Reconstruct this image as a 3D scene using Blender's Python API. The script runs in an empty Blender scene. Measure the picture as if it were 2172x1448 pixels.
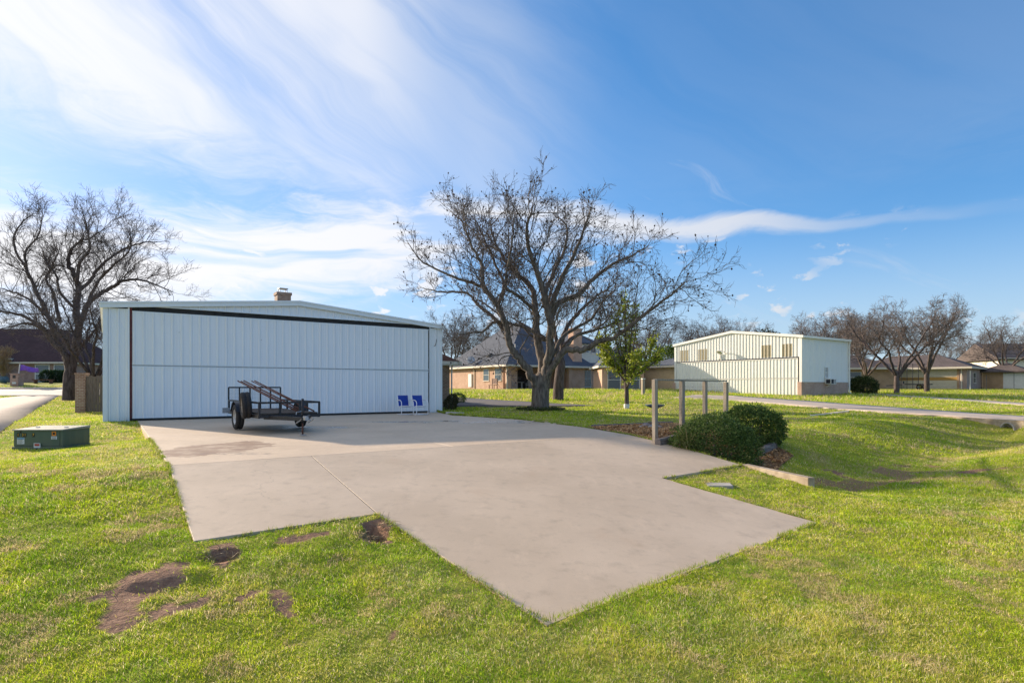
import bpy, bmesh, math, random
import numpy as np
from mathutils import Vector, Matrix
from mathutils import noise as mnoise
random.seed(7); RNG = np.random.default_rng(7)
R = math.radians
scene = bpy.context.scene
C = scene.collection
# ------------------------------------------------------------------ camera
CAM_Z, FPX, HOR, CXP = 1.25, 1230.0, 820.0, 1086.0      # eye above hangar floor, focal length / horizon / centre of the photo in its pixels
cam = bpy.data.cameras.new('camera'); camo = bpy.data.objects.new('camera', cam); C.objects.link(camo)
camo.location = (0, 0, CAM_Z); camo.rotation_euler = (R(90), 0, 0)
cam.sensor_width = 36; cam.lens = 36 * FPX / 2172; cam.shift_y = (HOR - 724) / 2172
cam.clip_start = .1; cam.clip_end = 3000
scene.camera = camo
# ------------------------------------------------------------------ sun, sky
SUN_AZ, SUN_EL = R(-54), R(17)                           # azimuth from +Y towards +X
sdir = Vector((math.sin(SUN_AZ) * math.cos(SUN_EL), math.cos(SUN_AZ) * math.cos(SUN_EL), math.sin(SUN_EL)))
sun = bpy.data.lights.new('sun', 'SUN'); suno = bpy.data.objects.new('sun', sun); C.objects.link(suno)
sun.energy = 4.4; sun.angle = R(.7); sun.color = (1, .83, .64)
suno.rotation_euler = sdir.to_track_quat('Z', 'Y').to_euler(); suno.location = (-30, 30, 30)
world = bpy.data.worlds.new('World'); scene.world = world; world.use_nodes = True
scene.view_settings.view_transform = 'Standard'; scene.view_settings.look = 'None'
scene.view_settings.gamma = 1; scene.view_settings.use_curve_mapping = False
scene.view_settings.exposure = 1.06
SKY_STRENGTH = .135

class NT:
    """small helper for node trees"""
    def __init__(s, tree): s.t = tree; s.n = tree.nodes; s.l = tree.links
    def node(s, typ, **kw):
        n = s.n.new(typ)
        for k, v in kw.items(): setattr(n, k, v)
        return n
    def put(s, sock, v):
        if isinstance(v, bpy.types.NodeSocket): s.l.new(v, sock)
        elif v is not None:
            try: sock.default_value = v
            except Exception: sock.default_value = tuple(v) + (1,)
    def m(s, op, a, b=None, c=None, clamp=False):
        n = s.node('ShaderNodeMath', operation=op, use_clamp=clamp)
        for i, v in enumerate((a, b, c)):
            if v is not None: s.put(n.inputs[i], v)
        return n.outputs[0]
    def mr(s, v, a, b, c=0., d=1., kind='SMOOTHSTEP'):
        n = s.node('ShaderNodeMapRange', interpolation_type=kind); s.put(n.inputs[0], v)
        for i, q in enumerate((a, b, c, d)): s.put(n.inputs[i + 1], q)
        return n.outputs[0]
    def noise(s, vec, scale=1., detail=4., rough=.55, dist=0., out=0, dim='3D'):
        n = s.node('ShaderNodeTexNoise', noise_dimensions=dim); s.put(n.inputs['Vector'], vec)
        for k, v in (('Scale', scale), ('Detail', detail), ('Roughness', rough), ('Distortion', dist)): s.put(n.inputs[k], v)
        return n.outputs[out]
    def mix(s, f, a, b, blend='MIX'):
        n = s.node('ShaderNodeMix', data_type='RGBA', blend_type=blend); s.put(n.inputs[0], f)
        s.put(n.inputs[6], a); s.put(n.inputs[7], b); return n.outputs[2]
    def xyz(s, x, y, z):
        n = s.node('ShaderNodeCombineXYZ')
        for i, v in enumerate((x, y, z)): s.put(n.inputs[i], v)
        return n.outputs[0]
    def sep(s, v):
        n = s.node('ShaderNodeSeparateXYZ'); s.put(n.inputs[0], v); return n.outputs
    def ramp(s, f, stops, mode='EASE'):
        n = s.node('ShaderNodeValToRGB'); e = n.color_ramp; e.interpolation = mode
        while len(e.elements) < len(stops): e.elements.new(.5)
        for q, (p, c) in zip(e.elements, stops):
            q.position = p; q.color = (c, c, c, 1) if not hasattr(c, '__len__') else tuple(c) + (1,)
        s.put(n.inputs[0], f); return n.outputs[0]

def build_sky():
    k = NT(world.node_tree); k.n.clear()
    sky = k.node('ShaderNodeTexSky', sky_type='NISHITA'); sky.sun_disc = False
    sky.sun_elevation = SUN_EL; sky.sun_rotation = SUN_AZ
    sky.air_density = 1.0; sky.dust_density = .35; sky.ozone_density = 3.0; sky.altitude = 200
    tc = k.node('ShaderNodeTexCoord').outputs['Generated']
    x, y, z = k.sep(tc)[:3]
    el = k.m('MULTIPLY', k.m('ARCSINE', z), 57.2958)
    az = k.m('MULTIPLY', k.m('ARCTAN2', x, y), 57.2958)
    # cirrus streets: noise on the angles, drawn out along their run
    wv = k.noise(k.xyz(k.m('MULTIPLY', az, .05), k.m('MULTIPLY', el, .09), 3.1), 1., 3., .5, out=1)
    wx, wy, _ = k.sep(wv)[:3]
    az2 = k.m('ADD', az, k.m('MULTIPLY', k.m('SUBTRACT', wx, .5), 9.))
    el2 = k.m('ADD', el, k.m('MULTIPLY', k.m('SUBTRACT', wy, .5), 5.))
    t = k.mr(az, -60, 60, 0, 1, 'LINEAR')
    # long level band low over the horizon, thick to the left and running out to the right
    cen = k.m('MULTIPLY', k.ramp(t, [(0, .42), (.2, .44), (.36, .56), (.5, .70), (.64, .66), (.78, .60), (1, .6)]), 22.)
    thk = k.m('MULTIPLY', k.ramp(t, [(0, .95), (.2, .9), (.38, .74), (.5, .42), (.64, .18), (.78, .09), (1, .1)]), 6.)
    st = k.noise(k.xyz(k.m('MULTIPLY', az2, .045), k.m('MULTIPLY', el2, .38), 0.), 1., 6., .55, .3)
    fine = k.noise(k.xyz(k.m('MULTIPLY', az2, .16), k.m('MULTIPLY', el2, .55), 5.), 1., 8., .66, .6)
    off = k.m('ADD', k.m('DIVIDE', k.m('ABSOLUTE', k.m('SUBTRACT', el2, cen)), thk), k.m('MULTIPLY', k.m('SUBTRACT', fine, .5), 1.7))
    band = k.m('MULTIPLY', k.mr(off, 1.35, .25), k.mr(st, .34, .52, .36, 1.))
    band = k.m('MULTIPLY', band, k.ramp(t, [(0, 1.), (.5, .95), (.66, .8), (.78, .22), (.84, .05), (1, .2)]))
    # high fanned veil: streaks that fall to the right
    a = k.m('ADD', k.m('MULTIPLY', az2, .84), k.m('MULTIPLY', el2, -.55))
    b = k.m('ADD', k.m('MULTIPLY', az2, .55), k.m('MULTIPLY', el2, .84))
    f1 = k.noise(k.xyz(k.m('MULTIPLY', a, .018), k.m('MULTIPLY', b, .14), 7.3), 1., 8., .6, .4)
    f2 = k.noise(k.xyz(k.m('MULTIPLY', a, .03), k.m('MULTIPLY', b, .05), 2.2), 1., 3., .5)
    side = k.ramp(t, [(0, .98), (.2, .92), (.36, .7), (.46, .3), (.6, .06), (1, .1)])
    # lower edge of the veil rises towards the left end and drops to the middle
    low = k.m('MULTIPLY', k.ramp(t, [(0, .80), (.2, .76), (.3, .72), (.42, .58), (.5, .6), (1, .7)]), 25.)
    veil = k.m('MULTIPLY', k.mr(k.m('ADD', k.m('SUBTRACT', el2, low), k.m('MULTIPLY', k.m('SUBTRACT', fine, .5), 7.)), -2.5, 5.), side)
    veil = k.m('MULTIPLY', veil, k.m('ADD', k.mr(f1, .26, .62, .34, 1.), k.mr(f2, .4, .7, -.05, .3)), clamp=True)
    # thin streaks anywhere
    f3 = k.noise(k.xyz(k.m('MULTIPLY', a, .06), k.m('MULTIPLY', b, .3), 11.), 1., 6., .6, .5)
    wisp = k.m('MULTIPLY', k.mr(f3, .56, .85), .30)
    # small cumulus puffs low over the horizon
    pv = k.noise(k.xyz(k.m('MULTIPLY', az, .32), k.m('MULTIPLY', el, .62), 4.4), 1., 6., .55, .2)
    pm_ = k.noise(k.xyz(k.m('MULTIPLY', az, .09), k.m('MULTIPLY', el, .16), 9.), 1., 2., .5)
    puff = k.m('MULTIPLY', k.mr(pv, .57, .66), k.m('MULTIPLY', k.mr(pm_, .42, .56), k.m('MULTIPLY', k.mr(el, 3., 5.), k.mr(el, 15., 12.))))
    puff = k.m('MULTIPLY', puff, .9)
    cov = k.m('MAXIMUM', k.m('MAXIMUM', band, veil), k.m('MAXIMUM', wisp, puff))
    cov = k.m('MULTIPLY', cov, k.mr(el, -1., 1.5))
    # clouds are lit by the same sun and sky: white, brighter towards the sun
    sd = k.node('ShaderNodeVectorMath', operation='DOT_PRODUCT'); k.put(sd.inputs[0], tc); sd.inputs[1].default_value = sdir
    glow = k.mr(sd.outputs['Value'], .2, 1., 2.9, 3.7, 'LINEAR')
    cc = k.node('ShaderNodeVectorMath', operation='SCALE'); cc.inputs[0].default_value = (1.0, 1.0, 1.03); k.put(cc.inputs['Scale'], glow)
    # the air itself: the glare round the sun rolls off, the lowest degrees pale out with haze
    sc = k.node('ShaderNodeVectorMath', operation='MULTIPLY_ADD'); k.put(sc.inputs[0], sky.outputs[0]); sc.inputs[1].default_value = (.20, .16, .10); sc.inputs[2].default_value = (1, 1, 1)
    dv = k.node('ShaderNodeVectorMath', operation='DIVIDE'); k.put(dv.inputs[0], sky.outputs[0]); k.put(dv.inputs[1], sc.outputs[0])
    hs = k.node('ShaderNodeHueSaturation'); hs.inputs['Saturation'].default_value = 1.3; hs.inputs['Value'].default_value = 1.03
    k.put(hs.inputs['Color'], dv.outputs[0])
    hz = k.mix(k.mr(el, 15., -1., 0., .85), hs.outputs[0], (1.95, 2.55, 3.05))
    bg = k.node('ShaderNodeBackground'); k.put(bg.inputs[0], k.mix(cov, hz, cc.outputs[0])); bg.inputs[1].default_value = SKY_STRENGTH
    out = k.node('ShaderNodeOutputWorld'); k.l.new(bg.outputs[0], out.inputs[0])
build_sky()
world.cycles.sampling_method = 'MANUAL'; world.cycles.sample_map_resolution = 512
# ------------------------------------------------------------------ helpers
MATS = {}
def new_mat(name):
    m = bpy.data.materials.new(name); m.use_nodes = True
    k = NT(m.node_tree); b = m.node_tree.nodes['Principled BSDF']; MATS[name] = m
    return m, k, b
def wpos(k): return k.node('ShaderNodeNewGeometry').outputs['Position']
def opos(k): return k.node('ShaderNodeTexCoord').outputs['Object']
def bump(k, b, h, strength=.3, dist=.02):
    n = k.node('ShaderNodeBump'); n.inputs['Strength'].default_value = strength; n.inputs['Distance'].default_value = dist
    k.put(n.inputs['Height'], h); k.l.new(n.outputs[0], b.inputs['Normal'])
def pm(name, c1, c2=None, scale=6., rough=.6, metal=0., bmp=0., bscale=40., stretch=(1, 1, 1), obj=False, spec=.4):
    m, k, b = new_mat(name); p = opos(k) if obj else wpos(k)
    mp = k.node('ShaderNodeMapping'); mp.inputs['Scale'].default_value = stretch; k.put(mp.inputs[0], p); p = mp.outputs[0]
    if c2 is None: c2 = tuple(v * .82 for v in c1)
    f = k.mr(k.noise(p, scale, 5., .62), .3, .7)
    k.put(b.inputs['Base Color'], k.mix(f, c1, c2))
    k.put(b.inputs['Roughness'], k.mr(k.noise(p, scale * 2.3, 3.), .3, .7, max(0, rough - .1), min(1, rough + .1)))
    b.inputs['Metallic'].default_value = metal; b.inputs['Specular IOR Level'].default_value = spec
    if bmp: bump(k, b, k.noise(p, bscale, 5., .6), bmp, .01)
    return m
def metal_sheet(name, c, dirt=(.5, .46, .38), amount=.25, rough=.42):
    m, k, b = new_mat(name); p = opos(k)
    x, y, z = k.sep(p)[:3]
    streak = k.noise(k.xyz(k.m('MULTIPLY', x, 9.), k.m('MULTIPLY', y, 9.), k.m('MULTIPLY', z, .45)), 1., 5., .6)
    blot = k.noise(p, .7, 4., .6)
    f = k.m('MULTIPLY', k.mr(streak, .45, .8), k.mr(blot, .3, .75, .25, 1.))
    f = k.m('MULTIPLY', f, amount)
    foot = k.m('MULTIPLY', k.mr(k.m('ADD', z, k.m('MULTIPLY', streak, .5)), .75, .1), amount * 1.2)   # splash-back of soil
    f = k.m('MAXIMUM', f, foot)
    c2 = tuple(min(1, v * 1.06) for v in c)
    base = k.mix(k.mr(k.noise(p, .35, 3.), .3, .7), c, c2)
    k.put(b.inputs['Base Color'], k.mix(f, base, dirt))
    k.put(b.inputs['Roughness'], k.mr(streak, .3, .7, rough - .07, rough + .12)); b.inputs['Specular IOR Level'].default_value = .45
    bump(k, b, k.noise(k.xyz(k.m('MULTIPLY', x, 3.), y, k.m('MULTIPLY', z, .8)), 1.4, 2.), .10, .05)   # oil canning
    return m
def brick(name, c1, c2, mortar, sc=1., w=.2, h=.075, mort=.01):
    m, k, b = new_mat(name); p = opos(k); x, y, z = k.sep(p)[:3]
    t = k.node('ShaderNodeTexBrick'); k.put(t.inputs['Vector'], k.xyz(k.m('ADD', x, y), z, 0.))
    for q, v in (('Color1', c1), ('Color2', c2), ('Mortar', mortar)): k.put(t.inputs[q], v)
    for q, v in (('Scale', sc), ('Mortar Size', mort), ('Brick Width', w), ('Row Height', h), ('Bias', 0.), ('Mortar Smooth', .2)): t.inputs[q].default_value = v
    col = k.mix(k.mr(k.noise(p, 1.3, 4.), .35, .7, 0., .45), t.outputs[0], tuple(v * .72 for v in c1))
    k.put(b.inputs['Base Color'], col); b.inputs['Roughness'].default_value = .85; b.inputs['Specular IOR Level'].default_value = .25
    bump(k, b, t.outputs['Fac'], -.4, .01); return m
def shingle(name, c1, c2):
    m, k, b = new_mat(name); p = opos(k); x, y, z = k.sep(p)[:3]
    t = k.node('ShaderNodeTexBrick'); k.put(t.inputs['Vector'], k.xyz(k.m('ADD', x, y), k.m('MULTIPLY', z, 1.6), 0.))
    for q, v in (('Color1', c1), ('Color2', c2), ('Mortar', tuple(v * .45 for v in c1))): k.put(t.inputs[q], v)
    for q, v in (('Scale', 1.), ('Mortar Size', .012), ('Brick Width', .34), ('Row Height', .2)): t.inputs[q].default_value = v
    k.put(b.inputs['Base Color'], k.mix(k.mr(k.noise(p, .6, 4.), .3, .7, 0., .5), t.outputs[0], tuple(v * .7 for v in c2)))
    b.inputs['Roughness'].default_value = .9; b.inputs['Specular IOR Level'].default_value = .2
    bump(k, b, t.outputs['Fac'], -.5, .02); return m
def glass_dark(name, c=(.02, .03, .04)):
    m, k, b = new_mat(name); b.inputs['Base Color'].default_value = c + (1,); b.inputs['Roughness'].default_value = .06
    b.inputs['Specular IOR Level'].default_value = .8; return m
def attr_mat(name, attr='col', rough=.6, trans=.25, spec=.25):
    m, k, b = new_mat(name); a = k.node('ShaderNodeAttribute', attribute_name=attr)
    k.put(b.inputs['Base Color'], a.outputs[0]); b.inputs['Roughness'].default_value = rough; b.inputs['Specular IOR Level'].default_value = spec
    if trans:
        tr = k.node('ShaderNodeBsdfTranslucent'); k.put(tr.inputs[0], a.outputs[0])
        mx = k.node('ShaderNodeMixShader'); mx.inputs[0].default_value = trans
        k.l.new(b.outputs[0], mx.inputs[1]); k.l.new(tr.outputs[0], mx.inputs[2])
        k.l.new(mx.outputs[0], m.node_tree.nodes['Material Output'].inputs[0])
    return m

def tag(o, label=None, cat=None, group=None, kind=None):
    if label: o['label'] = label
    if cat: o['category'] = cat
    if group: o['group'] = group
    if kind: o['kind'] = kind
    return o
def thing(name, label, cat, loc=(0, 0, 0), rz=0., group=None):
    o = bpy.data.objects.new(name, None); C.objects.link(o); o.empty_display_size = .2
    o.location = loc; o.rotation_euler = (0, 0, rz); return tag(o, label, cat, group)
def link(name, me, parent=None):
    o = bpy.data.objects.new(name, me); C.objects.link(o); o.parent = parent; return o
def copy_tree(o, parent=None):
    c = o.copy(); C.objects.link(c); c.parent = parent
    for ch in [q for q in C.objects if q.parent == o]: copy_tree(ch, c)
    return c

class MB:
    def __init__(s): s.v = []; s.f = []; s.mi = []; s.cur = 0
    def add(s, vs, fs):
        b = len(s.v); s.v += [tuple(q) for q in vs]; s.f += [tuple(b + i for i in f) for f in fs]; s.mi += [s.cur] * len(fs); return s
    def box(s, x0, x1, y0, y1, z0, z1):
        return s.add([(x0, y0, z0), (x1, y0, z0), (x1, y1, z0), (x0, y1, z0), (x0, y0, z1), (x1, y0, z1), (x1, y1, z1), (x0, y1, z1)],
                     [(0, 3, 2, 1), (4, 5, 6, 7), (0, 1, 5, 4), (1, 2, 6, 5), (2, 3, 7, 6), (3, 0, 4, 7)])
    def prism(s, poly, y0, y1):            # polygon in (x, z), pushed along y
        n = len(poly)
        vs = [(x, y0, z) for x, z in poly] + [(x, y1, z) for x, z in poly]
        return s.add(vs, [tuple(range(n)), tuple(range(2 * n - 1, n - 1, -1))] + [(i, i + n, (i + 1) % n + n, (i + 1) % n) for i in range(n)])
    def slab(s, poly, z0, z1):             # polygon in (x, y), z constant or lists
        n = len(poly); a = z0 if hasattr(z0, '__len__') else [z0] * n; b = z1 if hasattr(z1, '__len__') else [z1] * n
        vs = [(p[0], p[1], q) for p, q in zip(poly, a)] + [(p[0], p[1], q) for p, q in zip(poly, b)]
        return s.add(vs, [tuple(range(n - 1, -1, -1)), tuple(range(n, 2 * n))] + [(i, (i + 1) % n, (i + 1) % n + n, i + n) for i in range(n)])
    def tube(s, path, r, n=8, cap=True):
        P = [Vector(p) for p in path]; m = len(P)
        if m < 2: return s
        rr = r if hasattr(r, '__len__') else [r] * m
        t = (P[1] - P[0]).normalized(); up = Vector((0, 0, 1)) if abs(t.z) < .9 else Vector((1, 0, 0))
        e = t.cross(up).normalized(); b = len(s.v); vs = []
        for i in range(m):
            t = (P[min(i + 1, m - 1)] - P[max(i - 1, 0)]); t = t.normalized() if t.length > 1e-9 else Vector((0, 0, 1))
            e = (e - t * e.dot(t)); e = e.normalized() if e.length > 1e-6 else t.orthogonal().normalized(); g = t.cross(e)
            for j in range(n):
                a = 2 * math.pi * j / n; vs.append(P[i] + (e * math.cos(a) + g * math.sin(a)) * rr[i])
        fs = [(i * n + j, i * n + (j + 1) % n, (i + 1) * n + (j + 1) % n, (i + 1) * n + j) for i in range(m - 1) for j in range(n)]
        if cap: fs += [tuple(range(n - 1, -1, -1)), tuple(range((m - 1) * n, m * n))]
        return s.add(vs, fs)
    def bar(s, p, q, w, h=None):           # square section bar
        p = Vector(p); q = Vector(q); t = (q - p).normalized(); h = h or w
        up = Vector((0, 0, 1)) if abs(t.z) < .95 else Vector((0, 1, 0))
        e = t.cross(up).normalized() * w / 2; g = t.cross(e).normalized() * h / 2
        vs = [c + a * e + d * g for c in (p, q) for a, d in ((-1, -1), (1, -1), (1, 1), (-1, 1))]
        return s.add(vs, [(0, 1, 2, 3), (7, 6, 5, 4), (0, 4, 5, 1), (1, 5, 6, 2), (2, 6, 7, 3), (3, 7, 4, 0)])
    def lathe(s, prof, n=20, M=None):      # profile (r, h) round z, closed where r = 0
        M = M or Matrix(); vs = []; fs = []
        for r, h in prof:
            for j in range(n):
                a = 2 * math.pi * j / n; vs.append(M @ Vector((r * math.cos(a), r * math.sin(a), h)))
        for i in range(len(prof) - 1):
            for j in range(n): fs.append((i * n + j, i * n + (j + 1) % n, (i + 1) * n + (j + 1) % n, (i + 1) * n + j))
        return s.add(vs, fs)
    def build(s, name, mats, parent=None, smooth=False, bev=0.):
        me = bpy.data.meshes.new(name); me.from_pydata(s.v, [], s.f)
        for m in (mats if isinstance(mats, (list, tuple)) else [mats]): me.materials.append(MATS[m])
        if any(s.mi): me.polygons.foreach_set('material_index', s.mi)
        bm = bmesh.new(); bm.from_mesh(me); bmesh.ops.recalc_face_normals(bm, faces=bm.faces); bm.to_mesh(me); bm.free()
        if smooth: me.polygons.foreach_set('use_smooth', [True] * len(me.polygons))
        o = link(name, me, parent)
        if bev:
            q = o.modifiers.new('bevel', 'BEVEL'); q.width = bev; q.segments = 2; q.limit_method = 'ANGLE'; q.angle_limit = R(40)
        return o
def Box(name, mat, parent, *a, bev=0.): return MB().box(*a).build(name, mat, parent, bev=bev)
def np_mesh(name, V, F, mat, col=None, parent=None, smooth=False):
    """V (n,3), F (m,k) arrays of one face size"""
    me = bpy.data.meshes.new(name); n, m, kk = len(V), len(F), F.shape[1]
    me.vertices.add(n); me.vertices.foreach_set('co', np.ascontiguousarray(V, np.float32).ravel())
    me.loops.add(m * kk); me.loops.foreach_set('vertex_index', np.ascontiguousarray(F, np.int32).ravel())
    me.polygons.add(m); me.polygons.foreach_set('loop_start', np.arange(0, m * kk, kk, dtype=np.int32))
    me.update(calc_edges=True)
    if smooth: me.polygons.foreach_set('use_smooth', np.ones(m, bool))
    if col is not None:
        a = me.attributes.new('col', 'FLOAT_COLOR', 'POINT'); a.data.foreach_set('color', np.ascontiguousarray(np.c_[col, np.ones(n)], np.float32).ravel())
    me.materials.append(MATS[mat]); me.validate(); return link(name, me, parent)
def S(t): t = np.clip(t, 0, 1); return t * t * (3 - 2 * t)
def inpoly(x, y, poly):
    r = np.zeros(np.shape(x), bool); n = len(poly)
    for i in range(n):
        (x0, y0), (x1, y1) = poly[i][:2], poly[(i + 1) % n][:2]
        if y0 == y1: continue
        r ^= ((y0 > y) != (y1 > y)) & (x < (x1 - x0) * (y - y0) / (y1 - y0) + x0)
    return r
def segdist(x, y, a, b):
    ax, ay = a[:2]; dx, dy = b[0] - ax, b[1] - ay; t = np.clip(((x - ax) * dx + (y - ay) * dy) / (dx * dx + dy * dy), 0, 1)
    return np.hypot(x - ax - t * dx, y - ay - t * dy), t
_n1 = np.random.default_rng(3).random((64, 64))
def vnoise(x, y, s):
    x = np.asarray(x, float) * s; y = np.asarray(y, float) * s; i = np.floor(x).astype(int); j = np.floor(y).astype(int); u = x - i; v = y - j
    u = u * u * (3 - 2 * u); v = v * v * (3 - 2 * v); g = lambda a, b: _n1[a % 64, b % 64]
    return (g(i, j) * (1 - u) + g(i + 1, j) * u) * (1 - v) + (g(i, j + 1) * (1 - u) + g(i + 1, j + 1) * u) * v

# ------------------------------------------------------------------ lie of the land (z = 0 is the near hangar's floor)
TH1 = R(35); U1 = np.array((math.cos(TH1), math.sin(TH1))); N1 = np.array((math.sin(TH1), -math.cos(TH1)))   # along / out of the near hangar's front
J2P = np.array((-3.6, 10.39)); SLOPE = .09
DITCH = [(4.5, 12.2, -.85), (6.4, 11.5, -.80), (10.2, 14.3, -.70), (17.0, 19.8, -.62)]
WALL0, WALL1 = (4.62, 11.65), (5.16, 10.1)
HOLES = []            # (x, y, rx, ry, rot, depth)
MOUNDS = []
def T0(x, y):
    x = np.asarray(x, float); y = np.asarray(y, float)
    far = 2.2 * np.logaddexp(0, (y - 27) / 2.2) * .0235
    far = np.minimum(far, 1.0 + .006 * np.maximum(y - 65, 0)); far = np.minimum(far, 2.2)
    d = (x - J2P[0]) * N1[0] + (y - J2P[1]) * N1[1]
    d = np.where(d > 5.5, 5.5 + 2.0 * (1 - np.exp(-(d - 5.5) / 2.0)), np.maximum(d, 0))
    near = -SLOPE * d * (1 - S((y - 11) / 6) * S((x - 4) / 5))
    left = -.26 * S((-x - 8) / 3.5) * (1 - S((y - 14.5) / 6))
    rise = .75 * S((y - 50) / 18) * S((-x - 26) / 12)
    berm = .22 * np.exp(-((y - 52 - .35 * x) / 7) ** 2) * S((x + 12) / 8) * S((26 - x) / 8)
    return far + near + left + rise + berm
def T(x, y):
    z = T0(x, y)
    best = np.full(np.shape(z), 1e9); fl = np.zeros(np.shape(z)); side = np.zeros(np.shape(z))
    for a, b in zip(DITCH[:-1], DITCH[1:]):
        ds, t = segdist(x, y, a, b); dx, dy = b[0] - a[0], b[1] - a[1]; L = math.hypot(dx, dy)
        sd = ((x - a[0]) * dy - (y - a[1]) * dx) / L
        w = ds < best; best = np.where(w, ds, best); fl = np.where(w, a[2] + (b[2] - a[2]) * t, fl); side = np.where(w, sd, side)
    wid = np.where(side > 0, 2.4, 3.6)                    # near bank shorter than the far one
    q = np.clip(best / wid, 0, 1); prof = 1 - (.25 * q + .75 * S(q))
    wl = ((x - WALL0[0]) * (WALL1[1] - WALL0[1]) - (y - WALL0[1]) * (WALL1[0] - WALL0[0])) / math.dist(WALL0, WALL1)
    edge = S((-wl) / .35) 
    z = z + np.minimum(fl - z, 0) * prof * edge
    for hx, hy, rx, ry, ro, dp in HOLES + MOUNDS:
        u = ((x - hx) * math.cos(ro) + (y - hy) * math.sin(ro)) / rx; v = (-(x - hx) * math.sin(ro) + (y - hy) * math.cos(ro)) / ry
        rr = np.sqrt(u * u + v * v) + .5 * (vnoise(x, y, 9) - .5)
        z = z - dp * (1 - S((rr - .45) / .6))
    return z
def Tz(x, y): return float(T(np.array([x]), np.array([y]))[0])
_Ds = np.concatenate([np.arange(2.5, 40, .01), np.arange(40, 140, .05)])
def G(px, py, base=False):
    """the point of the ground seen at a pixel of the photograph"""
    bx = (px - CXP) / FPX; zz = CAM_Z - (py - HOR) / FPX * _Ds; h = (T0 if base else T)(bx * _Ds, _Ds)
    w = np.nonzero(zz <= h)[0]; i = w[0] if len(w) else len(_Ds) - 1
    return (float(bx * _Ds[i]), float(_Ds[i]), float(h[i]))
def at(px, py, D): return Vector(((px - CXP) / FPX * D, D, CAM_Z - (py - HOR) / FPX * D))
# ------------------------------------------------------------------ materials of the setting
def mk_ground():
    m, k, b = new_mat('lawn_ground'); p = wpos(k)
    dirt = k.node('ShaderNodeAttribute', attribute_name='dirt').outputs['Fac']
    n1 = k.noise(p, .35, 5., .6); n2 = k.noise(p, 3.5, 5., .65); n3 = k.noise(p, 22., 4., .7)
    g = k.mix(k.mr(n2, .3, .7), (.20, .235, .022), (.29, .30, .035))
    g = k.mix(k.mr(n1, .40, .68, 0., .7), g, (.40, .35, .10))
    g = k.mix(k.mr(n3, .45, .75, 0., .55), g, (.17, .155, .045))
    soil = k.mix(k.mr(k.noise(p, 14., 5., .7), .3, .7), (.30, .18, .12), (.19, .105, .07))
    soil = k.mix(k.mr(k.noise(p, 60., 3.), .55, .75), soil, (.36, .25, .17))
    f = k.m('MULTIPLY', dirt, k.mr(k.m('ADD', n2, k.m('MULTIPLY', dirt, .5)), .45, .7), clamp=True)
    k.put(b.inputs['Base Color'], k.mix(f, g, soil)); b.inputs['Roughness'].default_value = .95; b.inputs['Specular IOR Level'].default_value = .1
    bump(k, b, k.m('ADD', n2, k.m('MULTIPLY', n3, .6)), .55, .06)
mk_ground()
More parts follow.
